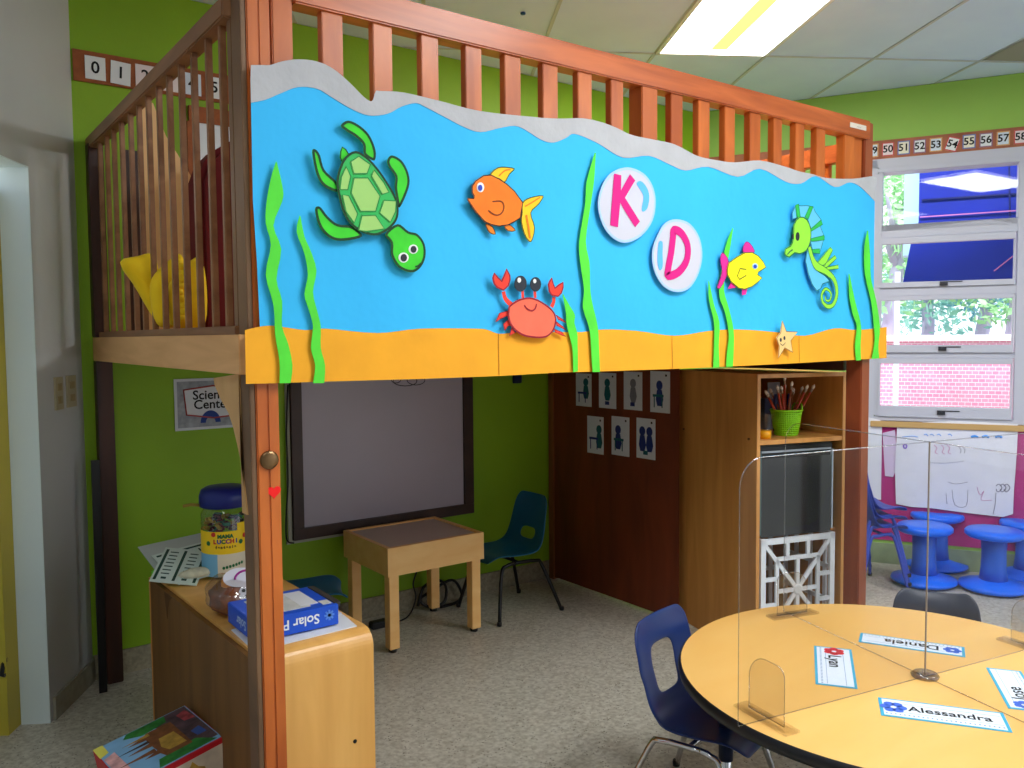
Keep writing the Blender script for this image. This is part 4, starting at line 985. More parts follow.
# ------------------------------------------------------------------ PAPERS BELOW THE WINDOW
def wsheet(name, pts, q, m, parent=None, th=.0015):
    P = [W(*ww(x, y, q), q) for x, y in pts]
    return obj(name, add_prism(BM(), P, -WN, th), m, parent)
M_pw = mat('wrinkled_paper', (226, 228, 240), .8, noise=.05, nscale=6, bump=.5, bscale=5)
big = tag(wsheet('drawing_paper', [(897,427),(905,423),(960,421),(1018,424),(1017,450),(1014,490),(1013,514),(1003,517),(985,515),(960,512),(930,508),(912,507),(896,504),(895,470)], -.02, M_pw), 'large wrinkled white drawing paper taped below the window', 'drawing')
def wstroke(pts, m, w=.004):
    bm = BM(); add_tube(bm, smooth_poly([W(*ww(x, y, -.022), -.022) for x, y in pts], 3, False), w, 5); obj('pen_drawing', bm, m, big)
M_pb = mat('blue_marker', (70, 150, 235), .8); M_pr = mat('pink_marker', (206, 130, 180), .8); M_pg = mat('grey_pencil', (126, 124, 144), .8); M_pv = mat('violet_marker', (120, 70, 200), .8)
wstroke([(902,437),(912,436),(918,437)], M_pb, .002)
for x in (924, 930, 937, 948): wstroke([(x,435),(x+2,434),(x+4,436)], M_pb, .0022)
for x in (973, 984, 997): wstroke([(x-2,437),(x+2,436),(x+5,437.5)], M_pb, .007)
wstroke([(903,446),(905,444.5),(907,446),(905,448.5),(903,446)], M_pv, .0035)
for x in (934, 941, 947): wstroke([(x,445),(x+3,448),(x+1,452),(x+4,454)], M_pr, .0018)
for x in (958, 962): wstroke([(x,446),(x+3,450),(x+2,453)], M_pg, .0018)
wstroke([(948,482),(956,484),(968,482)], M_pg, .0012); wstroke([(946,493),(947,504)], M_pg, .0012); wstroke([(952,490),(955,505),(966,506),(968,490)], M_pg, .0012)
wstroke([(977,487),(980,495),(984,491),(981,500),(992,500)], M_pr, .0014)
for k in range(3): wstroke([(996+4*k,486),(999+4*k,484),(1002+4*k,488),(998+4*k,492),(996+4*k,489)], M_pg, .0022)
wstroke([(996,493),(995,505),(993,514)], M_pg, .0015)
wstroke([(928,462),(945,463),(964,461)], mat('crease_grey', (196, 198, 214), .8), .0015)
tag(wsheet('paper_sheet', [(867,417),(880,420),(882,425),(881,500),(868,498)], -.015, M_pw), 'tall white paper strip at the left of the pin board, next to the loft post', 'paper')
tag(wsheet('paper_sheet', [(882.5,433),(895,430),(898,466),(893,477),(885,476)], -.012, mat('lilac_paper', (214, 196, 226), .8, bump=.3, bscale=6)), 'small tilted lilac paper between the white strip and the large drawing', 'paper')

# ------------------------------------------------------------------ TALL CABINET
CF = Vector((3.02, 2.307, 0)); CA = Vector((.961, -.277, 0)); CB = Vector((.277, .961, 0))
CM = Matrix((CA, CB, Vector((0,0,1)))).transposed().to_4x4(); CM.translation = CF
CW, CD, CH = .483, .645, 1.276
cab = thing('tall_cabinet', 'tall open-fronted maple cabinet below the right end of the loft', 'cabinet', CF + CA*CW/2 + CB*CD/2)
def cbox(lo, hi, bm=None): return add_box(bm or BM(), lo, hi, CM)
zsh = .985
obj('side_panel', cbox((0, 0, 0), (.018, CD, CH - .018)), M_cab, cab, .001)
obj('side_panel', cbox((CW - .018, 0, 0), (CW, CD, CH - .018)), M_cab, cab, .001)
obj('top_panel', cbox((0, 0, CH - .018), (CW, CD, CH)), M_cab, cab, .001)
obj('back_panel', cbox((.018, CD - .012, .03), (CW - .018, CD, CH - .018)), wood('cabinet_inside', (150, 84, 44), (176, 104, 58), (8,8,1)), cab)
obj('shelf', cbox((.018, .003, zsh - .02), (CW - .018, CD - .012, zsh)), M_cab, cab)
obj('shelf', cbox((.018, .04, .545), (CW - .018, CD - .012, .556)), M_cab, cab)
obj('bottom_panel', cbox((.018, .0, .03), (CW - .018, CD - .012, .05)), M_cab, cab)
bm = BM()
for px_, py_ in ((684, 429), (749, 439)):
    p = onpl(px_, py_, CF, -CA); add_lathe(bm, [(.006, -.004), (.007, 0), (.006, .004)], 10, p)
obj('screw_hole', bm, mat('brown_plug', (120, 76, 34), .6), cab)
# dark glass-fronted box
scr = thing('screen_box', 'black boxy screen with a dark reflective glass front inside the tall cabinet', 'screen', CM @ Vector((CW/2, .2, .558)))
obj('housing', cbox((.022, .034, .558), (CW - .04, .5, zsh - .03)), M_black, scr, .006)
gm = mat('dark_screen_glass', (16, 20, 26), .14, spec=.6)
obj('screen_glass', cbox((.04, .022, .548), (CW - .06, .030, zsh - .085)), gm, scr)
obj('trim_strip', cbox((.045, .022, zsh - .06), (CW - .062, .03, zsh - .052)), mat('grey_strip', (150, 160, 170), .3), scr)
obj('screen_edge', cbox((CW - .058, .018, .56), (CW - .052, .03, zsh - .06)), mat('pale_edge_strip', (170, 186, 196), .3), scr)
obj('screen_edge', cbox((.032, .018, .56), (.038, .03, zsh - .05)), mat('teal_edge_strip', (60, 96, 100), .3), scr)
# white crate front with lattice
cr = thing('plastic_crate', 'white plastic crate with a lattice side standing in the bottom of the cabinet', 'crate', CM @ Vector((CW/2, .2, .05)))
kx0, kx1, kz0, kz1 = .038, CW - .042, .052, .542
def kbar(bm, a, b, w, y=.02, d=.014):
    A = CM @ Vector((a[0], y, a[1])); B = CM @ Vector((b[0], y, b[1])); add_bar(bm, A, B, w, d, up=-CB)
kw, kh = kx1 - kx0, kz1 - kz0
def K(a, b): return (kx0 + a*kw, kz0 + b*kh)
bm = BM()
for a, b in (((0,0.03),(1,0.03)), ((0,.97),(1,.97)), ((.03,0),(.03,1)), ((.97,0),(.97,1))): kbar(bm, K(*a), K(*b), .026)
obj('rim', bm, M_white, cr)
bm = BM()
for a, b in (((.22,.20),(.78,.20)), ((.22,.80),(.78,.80)), ((.22,.2),(.22,.8)), ((.78,.2),(.78,.8)), ((.5,.2),(.5,.8)), ((.22,.5),(.78,.5)), ((.03,.97),(.5,.5)), ((.97,.97),(.5,.5)), ((.03,.03),(.5,.5)), ((.97,.03),(.5,.5)),
             ((.36,.8),(.36,.97)), ((.64,.8),(.64,.97)), ((.03,.62),(.22,.62)), ((.03,.38),(.22,.38)), ((.78,.62),(.97,.62)), ((.78,.38),(.97,.38)), ((.36,.03),(.36,.2)), ((.64,.03),(.64,.2))): kbar(bm, K(*a), K(*b), .018, y=.021, d=.011)
p = CM @ Vector((kx0 + .5*kw, .016, kz0 + .5*kh))
obj('lattice', bm, M_white, cr)
bm = BM(); add_lathe(bm, [(.026, -.012), (.026, 0), (.018, .006)], 16)
MM = Matrix((CA, Vector((0,0,1)), -CB)).transposed().to_4x4(); MM.translation = p
for v in bm.verts: v.co = MM @ v.co
obj('hub', bm, M_white, cr)
bm = BM()
for x in (kx0, kx1 - .012):
    for z in (kz0, kz0 + kh*.32, kz0 + kh*.64, kz1 - .02): cbox((x, .028, z), (x + .012, .36, z + .02), bm)
    for y in (.06, .16, .26, .34): cbox((x, y, kz0), (x + .012, y + .018, kz1), bm)
obj('crate_side', bm, M_white, cr)
bm = BM()
for z in (kz0, kz0 + kh*.48, kz1 - .02): cbox((kx0, .35, z), (kx1, .362, z + .02), bm)
for x in (.1, .2, .3): cbox((kx0 + x, .35, kz0), (kx0 + x + .02, .362, kz1), bm)
obj('crate_back', bm, M_white, cr)

# shelf things
def cl(px_, d, z=zsh):      # a pixel on the shelf plane, forced to depth d behind the front
    r = ray(px_, 430); P0 = CF + CB*d
    n = CB; t = (P0 - CAMP).dot(n) / Vector((r.x, r.y, 0)).dot(n) if False else (P0 - CAMP).dot(n) / r.dot(n)
    p = CAMP + r*t; return Vector((p.x, p.y, z))
bk = cl(786, .13)
M_lime_pl = mat('lime_plastic', (150, 226, 30), .4)
bas = thing('basket', 'lime green plastic basket holding brushes on the cabinet shelf', 'basket', bk)
bm = BM(); seg = 40; rows = 13
for j in range(rows):
    z = .008 + j*.0088; r = .052 + .016*j/(rows-1)
    add_tube(bm, [bk + Vector((r*cos(2*pi*k/seg), r*sin(2*pi*k/seg), z)) for k in range(seg)], .0028, 5, closed=True)
for k in range(seg):
    a = 2*pi*k/seg; add_tube(bm, [bk + Vector((.052*cos(a), .052*sin(a), .006)), bk + Vector((.068*cos(a), .068*sin(a), .114))], .0024, 5)
obj('lattice_wall', bm, M_lime_pl, bas)
obj('inner_shade', add_lathe(BM(), [(.047, .002), (.062, .11)], 32, bk, caps=False), mat('lime_shadow', (60, 110, 12), .5), bas)  # dark sleeve behind the lattice, the basket's inner shade given as colour
obj('bottom', add_lathe(BM(), [(.051, 0), (.053, .01)], 32, bk), M_lime_pl, bas)
obj('rim', add_tube(BM(), [bk + Vector((0.0695*cos(2*pi*k/seg), .0695*sin(2*pi*k/seg), .116)) for k in range(seg)], .005, 6, closed=True), M_lime_pl, bas)
hx = CA*.067
obj('handle', add_tube(BM(), smooth_poly([bk + hx*.85 - CB*.038 + Vector((0,0,.116)), bk + hx*.98 - CB*.024 + Vector((0,0,.14)), bk + hx*1.05 + Vector((0,0,.146)), bk + hx*.98 + CB*.024 + Vector((0,0,.14)), bk + hx*.85 + CB*.038 + Vector((0,0,.116))], 4, False), .005, 6), M_lime_pl, bas)
M_bh = [mat('red_brush_handle', (176, 60, 34), .4), mat('brown_brush_handle', (150, 80, 40), .4)]
M_bt = mat('brush_tip', (224, 214, 204), .7); M_ferr = mat('brush_ferrule', (170, 150, 130), .3, metal=.6)
tips = [(-.115,.21),(-.10,.20),(-.085,.235),(-.065,.215),(-.05,.23),(-.03,.20),(-.012,.275),(.004,.25),(.02,.235),(.06,.215),(.085,.232),(.10,.222),(.12,.232),(.112,.215),(.07,.20)]
rb = random.Random(3)
for i, (dx, h) in enumerate(tips):
    base = bk + CA*(dx*.05) + CB*rb.uniform(-.02, .02) + Vector((0,0,.012))
    tip = bk + CA*dx + CB*rb.uniform(-.05, .05) + Vector((0,0,h))
    t = thing('paint_brush', 'reddish paint brush standing in the lime basket, pale tip up', 'brush', base, 0, 'brushes in the lime basket')
    d = (tip - base)
    obj('brush_handle', add_tube(BM(), [base, base + d*.4, base + d*.84], .0045, 7, radii=[.003, .0055, .0045]), M_bh[i % 2], t)
    obj('ferrule', add_tube(BM(), [base + d*.84, base + d*.91], .0055, 7), M_ferr, t)
    obj('bristles', add_tube(BM(), [base + d*.91, base + d*.96, base + d], .006, 7, radii=[.0055, .0075, .002]), M_bt, t)
for dx, lab in ((-.045, 'left'), (.03, 'right')):
    q = bk + CA*dx + CB*.02
    tag(obj('marker_pen', add_tube(BM(), [q + Vector((0,0,.02)), q + Vector((0,0,.175)), q + Vector((0,0,.19))], .011, 10, radii=[.010,.010,.007]), mat('navy_marker', (30, 34, 90), .4)), 'dark blue marker pen among the brushes, the %s one' % lab, 'marker')
q = cl(764.5, .07)
cup = thing('lidded_cup', 'clear plastic cup with an orange yellow base at the left of the cabinet shelf', 'cup', q)
obj('base', add_lathe(BM(), [(.028, 0), (.03, .035)], 24, q), mat('amber_plastic', (250, 176, 20), .4), cup)
obj('clear_wall', add_lathe(BM(), [(.03, .035), (.045, .11)], 24, q, caps=False), glassy('clear_cup', (.9, .9, .92), .05), cup)
q = cl(768, .40)
bx = thing('storage_box', 'blue and grey carton at the back left of the cabinet shelf', 'box', q)
obj('carton', add_box(BM(), (-.05, -.04, 0), (.05, .04, .15), Matrix.Translation(q) @ Matrix.Rotation(math.atan2(CA.y, CA.x), 4, 'Z')), mat('blue_grey_carton', (70, 90, 140), .6, noise=.5, nscale=14), bx)
obj('label_sheet', add_box(BM(), (-.035, -.043, .15), (.035, -.039, .23), Matrix.Translation(q) @ Matrix.Rotation(math.atan2(CA.y, CA.x), 4, 'Z')), mat('grey_label', (170, 176, 190), .6), bx)
q = cl(813, .32)
for k in range(4):
    tag(obj('paper_pad', add_box(BM(), (-.085, -.05, .008*k), (.085 - .008*k, .05, .008*k + .0072), Matrix.Translation(q) @ Matrix.Rotation(math.atan2(CA.y, CA.x) + .05*k, 4, 'Z')), mat('cream_pad', (206, 186, 158), .8)), 'thin cream paper pad stacked at the right of the cabinet shelf', 'paper pad', 'pads stacked on the cabinet shelf')

# ------------------------------------------------------------------ ROUND TABLE
TH = .52; TC = Vector((2.194, 1.190, 0)); TR = .598
tb = thing('round_table', 'round activity table with yellow tan top and black edge', 'table', TC)
obj('tabletop', add_lathe(BM(), [(TR - .012, TH - .022), (TR - .003, TH - .012), (TR - .004, TH), ], 96, TC), M_tan_table, tb)
obj('edge_band', add_lathe(BM(), [(TR - .03, TH - .034), (TR + .001, TH - .030), (TR + .004, TH - .015), (TR + .001, TH - .003), (TR - .004, TH - .0005)], 96, TC, caps=False), M_black_edge, tb)
M_leg = mat('navy_table_leg', (24, 34, 62), .4)
for k in range(4):
    a = RAD(32 + 90*k); p = TC + Vector((cos(a), sin(a), 0))*.47
    l = obj('leg', add_tube(BM(), [p + Vector((0,0,.19)), p + Vector((0,0,TH - .034))], .021, 16), M_leg, tb)
    obj('leg_insert', add_tube(BM(), [p + Vector((0,0,.02)), p + Vector((0,0,.25))], .017, 14), M_chrome, l)
    obj('foot_glide', add_lathe(BM(), [(.02, 0), (.022, .02)], 14, (p.x, p.y, 0)), M_black, l)
bm = BM()
for k in range(4):
    a0, a1 = RAD(32 + 90*k), RAD(122 + 90*k)
    add_bar(bm, TC + Vector((cos(a0)*.45, sin(a0)*.45, TH - .055)), TC + Vector((cos(a1)*.45, sin(a1)*.45, TH - .055)), .02, .04)
obj('under_frame', bm, M_leg, tb)

# acrylic divider
AC = onz(925, 677, TH)
pA = onz(738, 727, TH); pB = onz(776, 608, TH)
dA = (pA - AC); lA = dA.length; dA.normalize()
dB = (pB - AC); lB = .585; dB.normalize()
AH = .640
div = thing('acrylic_divider', 'clear acrylic cross divider with slotted feet standing on the round table', 'divider', AC)
def panel_pts(d, l0, l1, rad=.07):
    pts = []
    z0, z1 = TH + .001, TH + AH
    pts += [AC - d*l1 + Vector((0,0,z0-TH)), AC + d*l0 + Vector((0,0,z0-TH))]
    for k in range(9):
        a = pi/2*k/8; pts.append(AC + d*(l0 - rad + rad*cos(a)) + Vector((0,0,z1-TH - rad + rad*sin(a))))
    for k in range(9):
        a = pi/2 + pi/2*k/8; pts.append(AC + d*(-l1 + rad + rad*cos(a)) + Vector((0,0,z1-TH - rad + rad*sin(a))))
    return pts
for d, l0, l1 in ((dA, lA, .55), (dB, lB, .55)):
    n = d.cross(Vector((0,0,1))); P = panel_pts(d, l0, l1)
    bm = BM(); vs = [bm.verts.new(p) for p in P]; bm.faces.new(vs)
    pn = obj('clear_panel', bm, M_acrylic, div)
    obj('panel_edge', add_tube(BM(), P, .0016, 5, closed=True), glassy('acrylic_rim', (.80, .78, .78), .22, .1) if 'acrylic_rim' not in MATS else MATS['acrylic_rim'], pn)
bm = BM(); add_bar(bm, AC + Vector((0,0,.002)), AC + Vector((0,0,AH)), .0035, .0035); obj('centre_joint', bm, M_acr_edge, div)
obj('centre_disc', add_lathe(BM(), [(.034, .001), (.036, .006), (.03, .012), (.008, .013)], 32, AC), glassy('frosted_clip', (.72, .70, .68), .12, .2), div)
M_acr_foot = glassy('acrylic_foot', (.93, .915, .90), .04)
for d, l in ((dA, lA - .085), (dA, -.45), (dB, lB - .045), (dB, -.47)):
    n = d.cross(Vector((0,0,1))).normalized(); c = AC + d*l + Vector((0,0,.0015))
    bm = BM(); MM = Matrix((n, d, Vector((0,0,1)))).transposed().to_4x4(); MM.translation = c
    add_box(bm, (-.09, -.022, 0), (.09, .022, .006), MM)
    ft = obj('foot_plate', bm, M_acr_foot, div)
    bm = BM(); pts = [(-.062, .006), (.058, .006), (.058, .085)] + [(.0 + .058*cos(a), .085 + .06*sin(a)) for a in [pi/2*k/8 for k in range(9)]] + [(-.038 + .024*cos(a), .12 + .025*sin(a)) for a in [pi/2 + pi/2*k/6 for k in range(7)]]
    add_prism(bm, [MM @ Vector((x, .002, z)) for x, z in pts], d, .004)
    obj('foot_tab', bm, M_acr_foot, div)
    obj('tab_edge', add_tube(BM(), [MM @ Vector((x, .0, z)) for x, z in pts], .0012, 5, closed=True), MATS['acrylic_rim'], div)

# name tags on the table
M_tagb = mat('tag_blue_border', (60, 170, 206), .6); M_tagw = mat('tag_white', (228, 236, 246), .6); M_tagl = mat('tag_line', (120, 150, 190), .7)
M_flo = mat('flower_blue', (70, 110, 220), .7); M_flr = mat('flower_red', (220, 40, 50), .7)
def name_tag(corners, txt, label, fl, size=.052, zoff=.0012):
    TL, TR_, BR, BL = [onz(x, y, TH + .001) if len((x, y)) == 2 else None for x, y in corners]
    c = (TL + TR_ + BR + BL)/4; xd = ((TR_ + BR) - (TL + BL))/2; w = xd.length; xd.normalize()
    yd = Vector((0,0,1)).cross(xd); h = abs((((TL + TR_) - (BL + BR))/2).dot(yd))
    c.z = TH + zoff
    def Q(a, b, z=0): return c + xd*a*w/2 + yd*b*h/2 + Vector((0,0,z))
    t = tag(obj('name_tag', add_prism(BM(), [Q(-1,-1), Q(1,-1), Q(1,1), Q(-1,1)], (0,0,1), .0008), M_tagb), label, 'name tag')
    ix, iy = 1 - .016/w, 1 - .014/h
    obj('tag_face', add_prism(BM(), [Q(-ix,-iy,.0006), Q(ix,-iy,.0006), Q(ix,iy,.0006), Q(-ix,iy,.0006)], (0,0,1), .0004), M_tagw, t)
    bm = BM()
    for b in (.5, -.42): add_prism(bm, [Q(-.9, b-.012, .0009), Q(.92, b-.012, .0009), Q(.92, b+.012, .0009), Q(-.9, b+.012, .0009)], (0,0,1), .0002)
    for k in range(26): a = -.9 + 1.8*k/25; add_prism(bm, [Q(a-.014, -.72, .0009), Q(a+.014, -.72, .0009), Q(a+.014, -.62, .0009), Q(a-.014, -.62, .0009)], (0,0,1), .0002)
    obj('ruled_lines', bm, M_tagl, t)
    bm = BM(); fc = Q(-.77, .05, .0011); r0 = h*.28
    for k in range(6):
        a = 2*pi*k/6; pc = fc + (xd*cos(a) + yd*sin(a))*r0*.62
        add_prism(bm, [pc + (xd*cos(b) + yd*sin(b))*r0*.42 for b in [2*pi*j/10 for j in range(10)]], (0,0,1), .0002)
    obj('flower_mark', bm, M_flo if fl == 0 else M_flr, t)
    obj('lettering', text_bm(txt, size, Q(-.54, .03, .0012), xd, yd, .0002, align='LEFT', bold=.0006), M_ink, t)
name_tag([(879.0,697),(1005,713.5),(1010.8,732),(879.8,715.5)], 'Alessandra', 'blue-edged name tag reading Alessandra at the near side of the round table', 0, .042)
name_tag([(851.5,649.5),(857.5,688.5),(815.6,684.5),(814,645.8)], 'Lyan', 'blue-edged name tag with a red flower on the left part of the round table', 1, .05)
name_tag([(966,658.5),(860,641),(859,633.5),(964,646)], 'Daniela', 'blue-edged name tag upside down on the far part of the round table', 0, .05)
# right tag: only partly in the frame
rt0 = onz(986, 667.5, TH); rt1 = onz(1012, 715, TH)
c = onz(1030, 690, TH)
def px_of(P):
    v = P - CAMP; z = v.dot(FW); return (512 + FPX*v.dot(RX)/z, 384 + FPX*v.dot(DY)/z)
yv = (AC - c); yv.z = 0
xv = Vector((rt0 - rt1)); xv.z = 0; wl = .27; xv.normalize(); yv = Vector((0,0,1)).cross(xv)
far = rt0; hgt = .085
cornersw = [far - xv*wl, far, far - yv*hgt, far - xv*wl - yv*hgt]
name_tag([px_of(p) for p in cornersw], 'Jose', 'blue-edged name tag at the right edge of the round table', 0, .05)

# ------------------------------------------------------------------ LOW CABINET at left
LXa, LXb, LYa, LYb, LH = .760, 1.115, 2.245, 3.275, .575
lc = thing('low_cabinet', 'low maple storage cabinet with a rounded end standing beside the loft post', 'cabinet', ((LXa+LXb)/2, (LYa+LYb)/2, 0))
bm = BM(); R_ = .05
prof = [(LYb, LH - .022), (LYb, LH)]
outer = [(LYb, LH)] + [(LYa + R_ - R_*sin(a), LH - R_ + R_*cos(a)) for a in [pi/2*k/8 for k in range(9)]] + [(LYa, 0)]
inner = [(LYa + .022, 0)] + [(LYa + R_ - (R_-.022)*sin(a), LH - R_ + (R_-.022)*cos(a)) for a in [pi/2*k/8 for k in range(8, -1, -1)]] + [(LYb, LH - .022)]
add_prism(bm, [(LXa + .004, y, z) for y, z in outer + inner], (-1,0,0), LXb - LXa - .004)
top = obj('top_and_end', bm, wood('pale_maple_end', (228, 168, 88), (242, 186, 104), (9,9,.9), .3), lc)
obj('back_board', add_box(BM(), (LXa - .014, LYa + .012, .0), (LXa + .002, LYb, LH - .008)), M_cab_dark, lc)
obj('back_edge', add_box(BM(), (LXa - .016, LYb - .008, 0), (LXa + .004, LYb + .002, LH - .004)), M_cab, lc)
obj('end_panel', add_box(BM(), (LXa + .004, LYb - .022, 0), (LXb, LYb - .001, LH - .024)), M_cab, lc)
obj('middle_shelf', add_box(BM(), (LXa + .004, LYa + .024, .27), (LXb - .01, LYb - .024, .29)), M_cab, lc)
obj('divider_panel', add_box(BM(), (LXa + .004, 2.75, .29), (LXb - .01, 2.77, LH - .023)), M_cab, lc)
obj('bottom_panel', add_box(BM(), (LXa + .004, LYa + .024, .04), (LXb - .01, LYb - .024, .06)), M_cab, lc)
p = ony(351, 743, LYa)
bm = BM(); add_lathe(bm, [(.006, -.003), (.006, .003)], 10); 
for v in bm.verts: v.co = Vector((p.x + v.co.x, LYa - .001 + v.co.z*.3, p.z + v.co.y))
obj('screw_hole', bm, M_ink, lc)
bm = BM(); add_prism(bm, [Vector((LXa - .0155, LYb - .28 + a, LH - .012 - b)) for a, b in ((0,0),(.09,0),(.075,.05),(.06,.09),(.05,.05),(.03,.02))], (-1,0,0), .001)
obj('stain', bm, mat('dark_stain', (84, 52, 18), .6), lc)

lc.rotation_euler.z = RAD(1.6)
# papers stacked at the far end
def flat(name, pts, z, th, m, parent=None):
    return obj(name, add_prism(BM(), [onz(x, y, z) for x, y in pts], (0,0,1), th), m, parent)
M_pgreen = mat('pale_green_print', (206, 222, 214), .7); M_prt = mat('print_dark_green', (30, 70, 58), .7)
z0 = LH
def oriented_paper(c, ang, w, h, z, label, lines, tone):
    M_ = Matrix.Translation((c[0], c[1], z)) @ Matrix.Rotation(RAD(20), 4, 'X') @ Matrix.Rotation(ang, 4, 'Z')
    t = tag(obj('worksheet', add_box(BM(), (-w/2, -h/2, 0), (w/2, h/2, .0035), M_), tone), label, 'worksheet', 'worksheets on the low cabinet')
    if lines:
        bm = BM()
        for a in (-.42, .02, .42): add_box(bm, (-w/2 + .012, a*h - .005, .0036), (w/2 - .012, a*h + .005, .0040), M_)
        for a in (-.30, .14):
            for k in range(7): add_box(bm, (-w/2 + .05 + k*w*.105, (a + .02)*h, .0036), (-w/2 + .056 + k*w*.105, (a + .20)*h, .0040), M_)
            add_box(bm, (-w/2 + .02, (a + .05)*h, .0036), (-w/2 + .032, (a + .16)*h, .0040), M_)
        obj('printed_lines', bm, M_prt, t)
    return t
oriented_paper((.875, 3.27), RAD(8), .30, .21, z0 + .066, 'pale worksheet at the bottom of the pile, far end of the low cabinet', False, mat('worksheet_back', (186, 196, 192), .7))
oriented_paper((.815, 3.16), RAD(62), .22, .16, z0 + .046, 'pale green printed worksheet sticking out over the low cabinet edge', True, M_pgreen)
oriented_paper((.89, 3.18), RAD(12), .27, .21, z0 + .052, 'pale green printed worksheet on top of the pile by the jar', True, M_pgreen)
q = onz(197, 577, z0 + .014)
bm = BM(); add_lathe(bm, [(.005, 0), (.045, .004), (.055, .014), (.045, .026), (.02, .032), (.002, .033)], 20, q, sx=1.2, sy=.6)
for v in bm.verts: v.co += Vector((rb.uniform(-.004,.004), rb.uniform(-.004,.004), rb.uniform(-.003,.003)))
tag(obj('crumpled_cloth', bm, mat('cream_cloth', (204, 202, 176), .9, noise=.2, nscale=30)), 'small crumpled cream cloth next to the jar on the low cabinet', 'cloth')
tag(obj('green_clip', add_box(BM(), (.742, 3.262, LH - .002), (.762, 3.29, LH + .018)), mat('lime_clip', (120, 220, 20), .4), bevel=.004), 'tiny lime green clip at the far corner of the low cabinet', 'clip')

# jar
jq = onz(228, 576, LH); jq = onz(226.5, 574, LH); JR = .085
jar = thing('pasta_jar', 'clear round jar with a dark blue lid and yellow label on the low cabinet', 'jar', jq)
obj('jar_wall', add_lathe(BM(), [(JR - .008, .002), (JR, .012), (JR, .235), (JR - .01, .252), (JR - .014, .262)], 40, jq, caps=False), glassy('jar_clear', (.86, .9, .92), .06), jar)
obj('lid', add_lathe(BM(), [(JR - .004, .258), (JR + .004, .262), (JR + .004, .300), (JR - .004, .322), (JR - .018, .330), (.001, .332)], 40, jq), mat('navy_lid', (14, 34, 120), .35), jar)
obj('lid_strap', add_tube(BM(), [jq + Vector((-JR, .01, .268)), jq + Vector((-JR - .03, .02, .272)), jq + Vector((-JR - .055, .03, .268))], .006, 6), mat('tan_strap', (150, 128, 50), .6), jar)
def arc_band(c, r, z0, z1, a0, a1, n=24):
    bm = BM(); A = [bm.verts.new((c.x + r*cos(a0+(a1-a0)*k/n), c.y + r*sin(a0+(a1-a0)*k/n), c.z + z0)) for k in range(n+1)]; B = [bm.verts.new((c.x + r*cos(a0+(a1-a0)*k/n), c.y + r*sin(a0+(a1-a0)*k/n), c.z + z1)) for k in range(n+1)]
    for k in range(n): bm.faces.new((A[k], A[k+1], B[k+1], B[k])).smooth = True
    return bm
af = math.atan2(-jq.y, -jq.x)
obj('label_band', arc_band(jq, JR + .001, .095, .178, af - 2.0, af + 2.0), mat('label_yellow', (252, 214, 24), .5), jar)
obj('label_band', arc_band(jq, JR + .001, .178, .205, af + .5, af + 1.9), mat('label_yellow', (252, 214, 24), .5), jar)
obj('label_band', arc_band(jq, JR + .0008, .012, .095, af - 2.0, af - .35), mat('label_sky', (120, 186, 226), .5), jar)
obj('label_band', arc_band(jq, JR + .0008, .012, .095, af - .35, af + 2.0), mat('label_cream', (226, 222, 200), .5), jar)
def jar_text(txt, z, size, cols):
    n = len(txt); step_ = size*.72
    for k, ch in enumerate(txt):
        a = af + (k - (n-1)/2)*step_/JR
        nrm = Vector((cos(a), sin(a), 0)); xd = Vector((0,0,1)).cross(nrm)
        obj('lettering', text_bm(ch, size, jq + nrm*(JR + .0016) + Vector((0,0,z)), xd, (0,0,1), .0003, bold=.0012), cols[k % len(cols)], jar)
M_lg = mat('letter_green', (20, 110, 60), .6); M_lr = mat('letter_red', (206, 50, 40), .6); M_lb2 = mat('letter_blue', (40, 60, 170), .6)
jar_text('MAMA', .160, .019, [M_lg]); jar_text('LUCCHI', .141, .021, [M_lr, M_lb2, M_lg, mat('letter_purple', (150, 50, 120), .6)]); jar_text('fantasia', .121, .013, [mat('letter_brown', (110, 80, 20), .6)])
for da, z, c_ in ((.85, .155, M_lr), (.65, .135, M_lg), (-.75, .135, M_lg), (-.5, .168, M_lr)):
    a = af + da; nrm = Vector((cos(a), sin(a), 0)); xd = Vector((0,0,1)).cross(nrm)
    P = [jq + nrm*(JR + .0018) + xd*.009*cos(b) + Vector((0,0,z + .009*sin(b))) for b in [2*pi*k/8 for k in range(8)]]
    obj('label_dot', add_prism(BM(), P, nrm, .0003), c_, jar)
bm = BM()
for k in range(7):
    a = af - .1 + k*.13; nrm = Vector((cos(a), sin(a), 0)); xd = Vector((0,0,1)).cross(nrm)
    P = [jq + nrm*(JR + .0016) + xd*.005*cos(b) + Vector((0,0,.045 + .004*k*.5 + .006*sin(b))) for b in [2*pi*j/8 for j in range(8)]]; add_prism(bm, P, nrm, .0003)
obj('label_dot', bm, M_lg, jar)
# contents as many small shapes nobody could count
bm = BM(); rj = random.Random(11)
for _ in range(140):
    a = rj.uniform(0, 2*pi); r = (JR - .016)*math.sqrt(rj.random()); p = jq + Vector((r*cos(a), r*sin(a), rj.uniform(.014, .225)))
    MM = Matrix.Translation(p) @ Matrix.Rotation(rj.uniform(0,3), 4, Vector((rj.random(), rj.random(), rj.random()+.1)).normalized())
    add_box(bm, (-.012, -.006, -.005), (.012, .006, .005), MM, mi=rj.randrange(4))
o = obj('jar_contents', bm, [mat('bead_dark', (40, 28, 40), .5), mat('bead_green', (20, 110, 80), .5), mat('bead_red', (120, 30, 40), .5), mat('bead_yellow', (190, 150, 40), .5)], jar); o['kind'] = 'stuff'

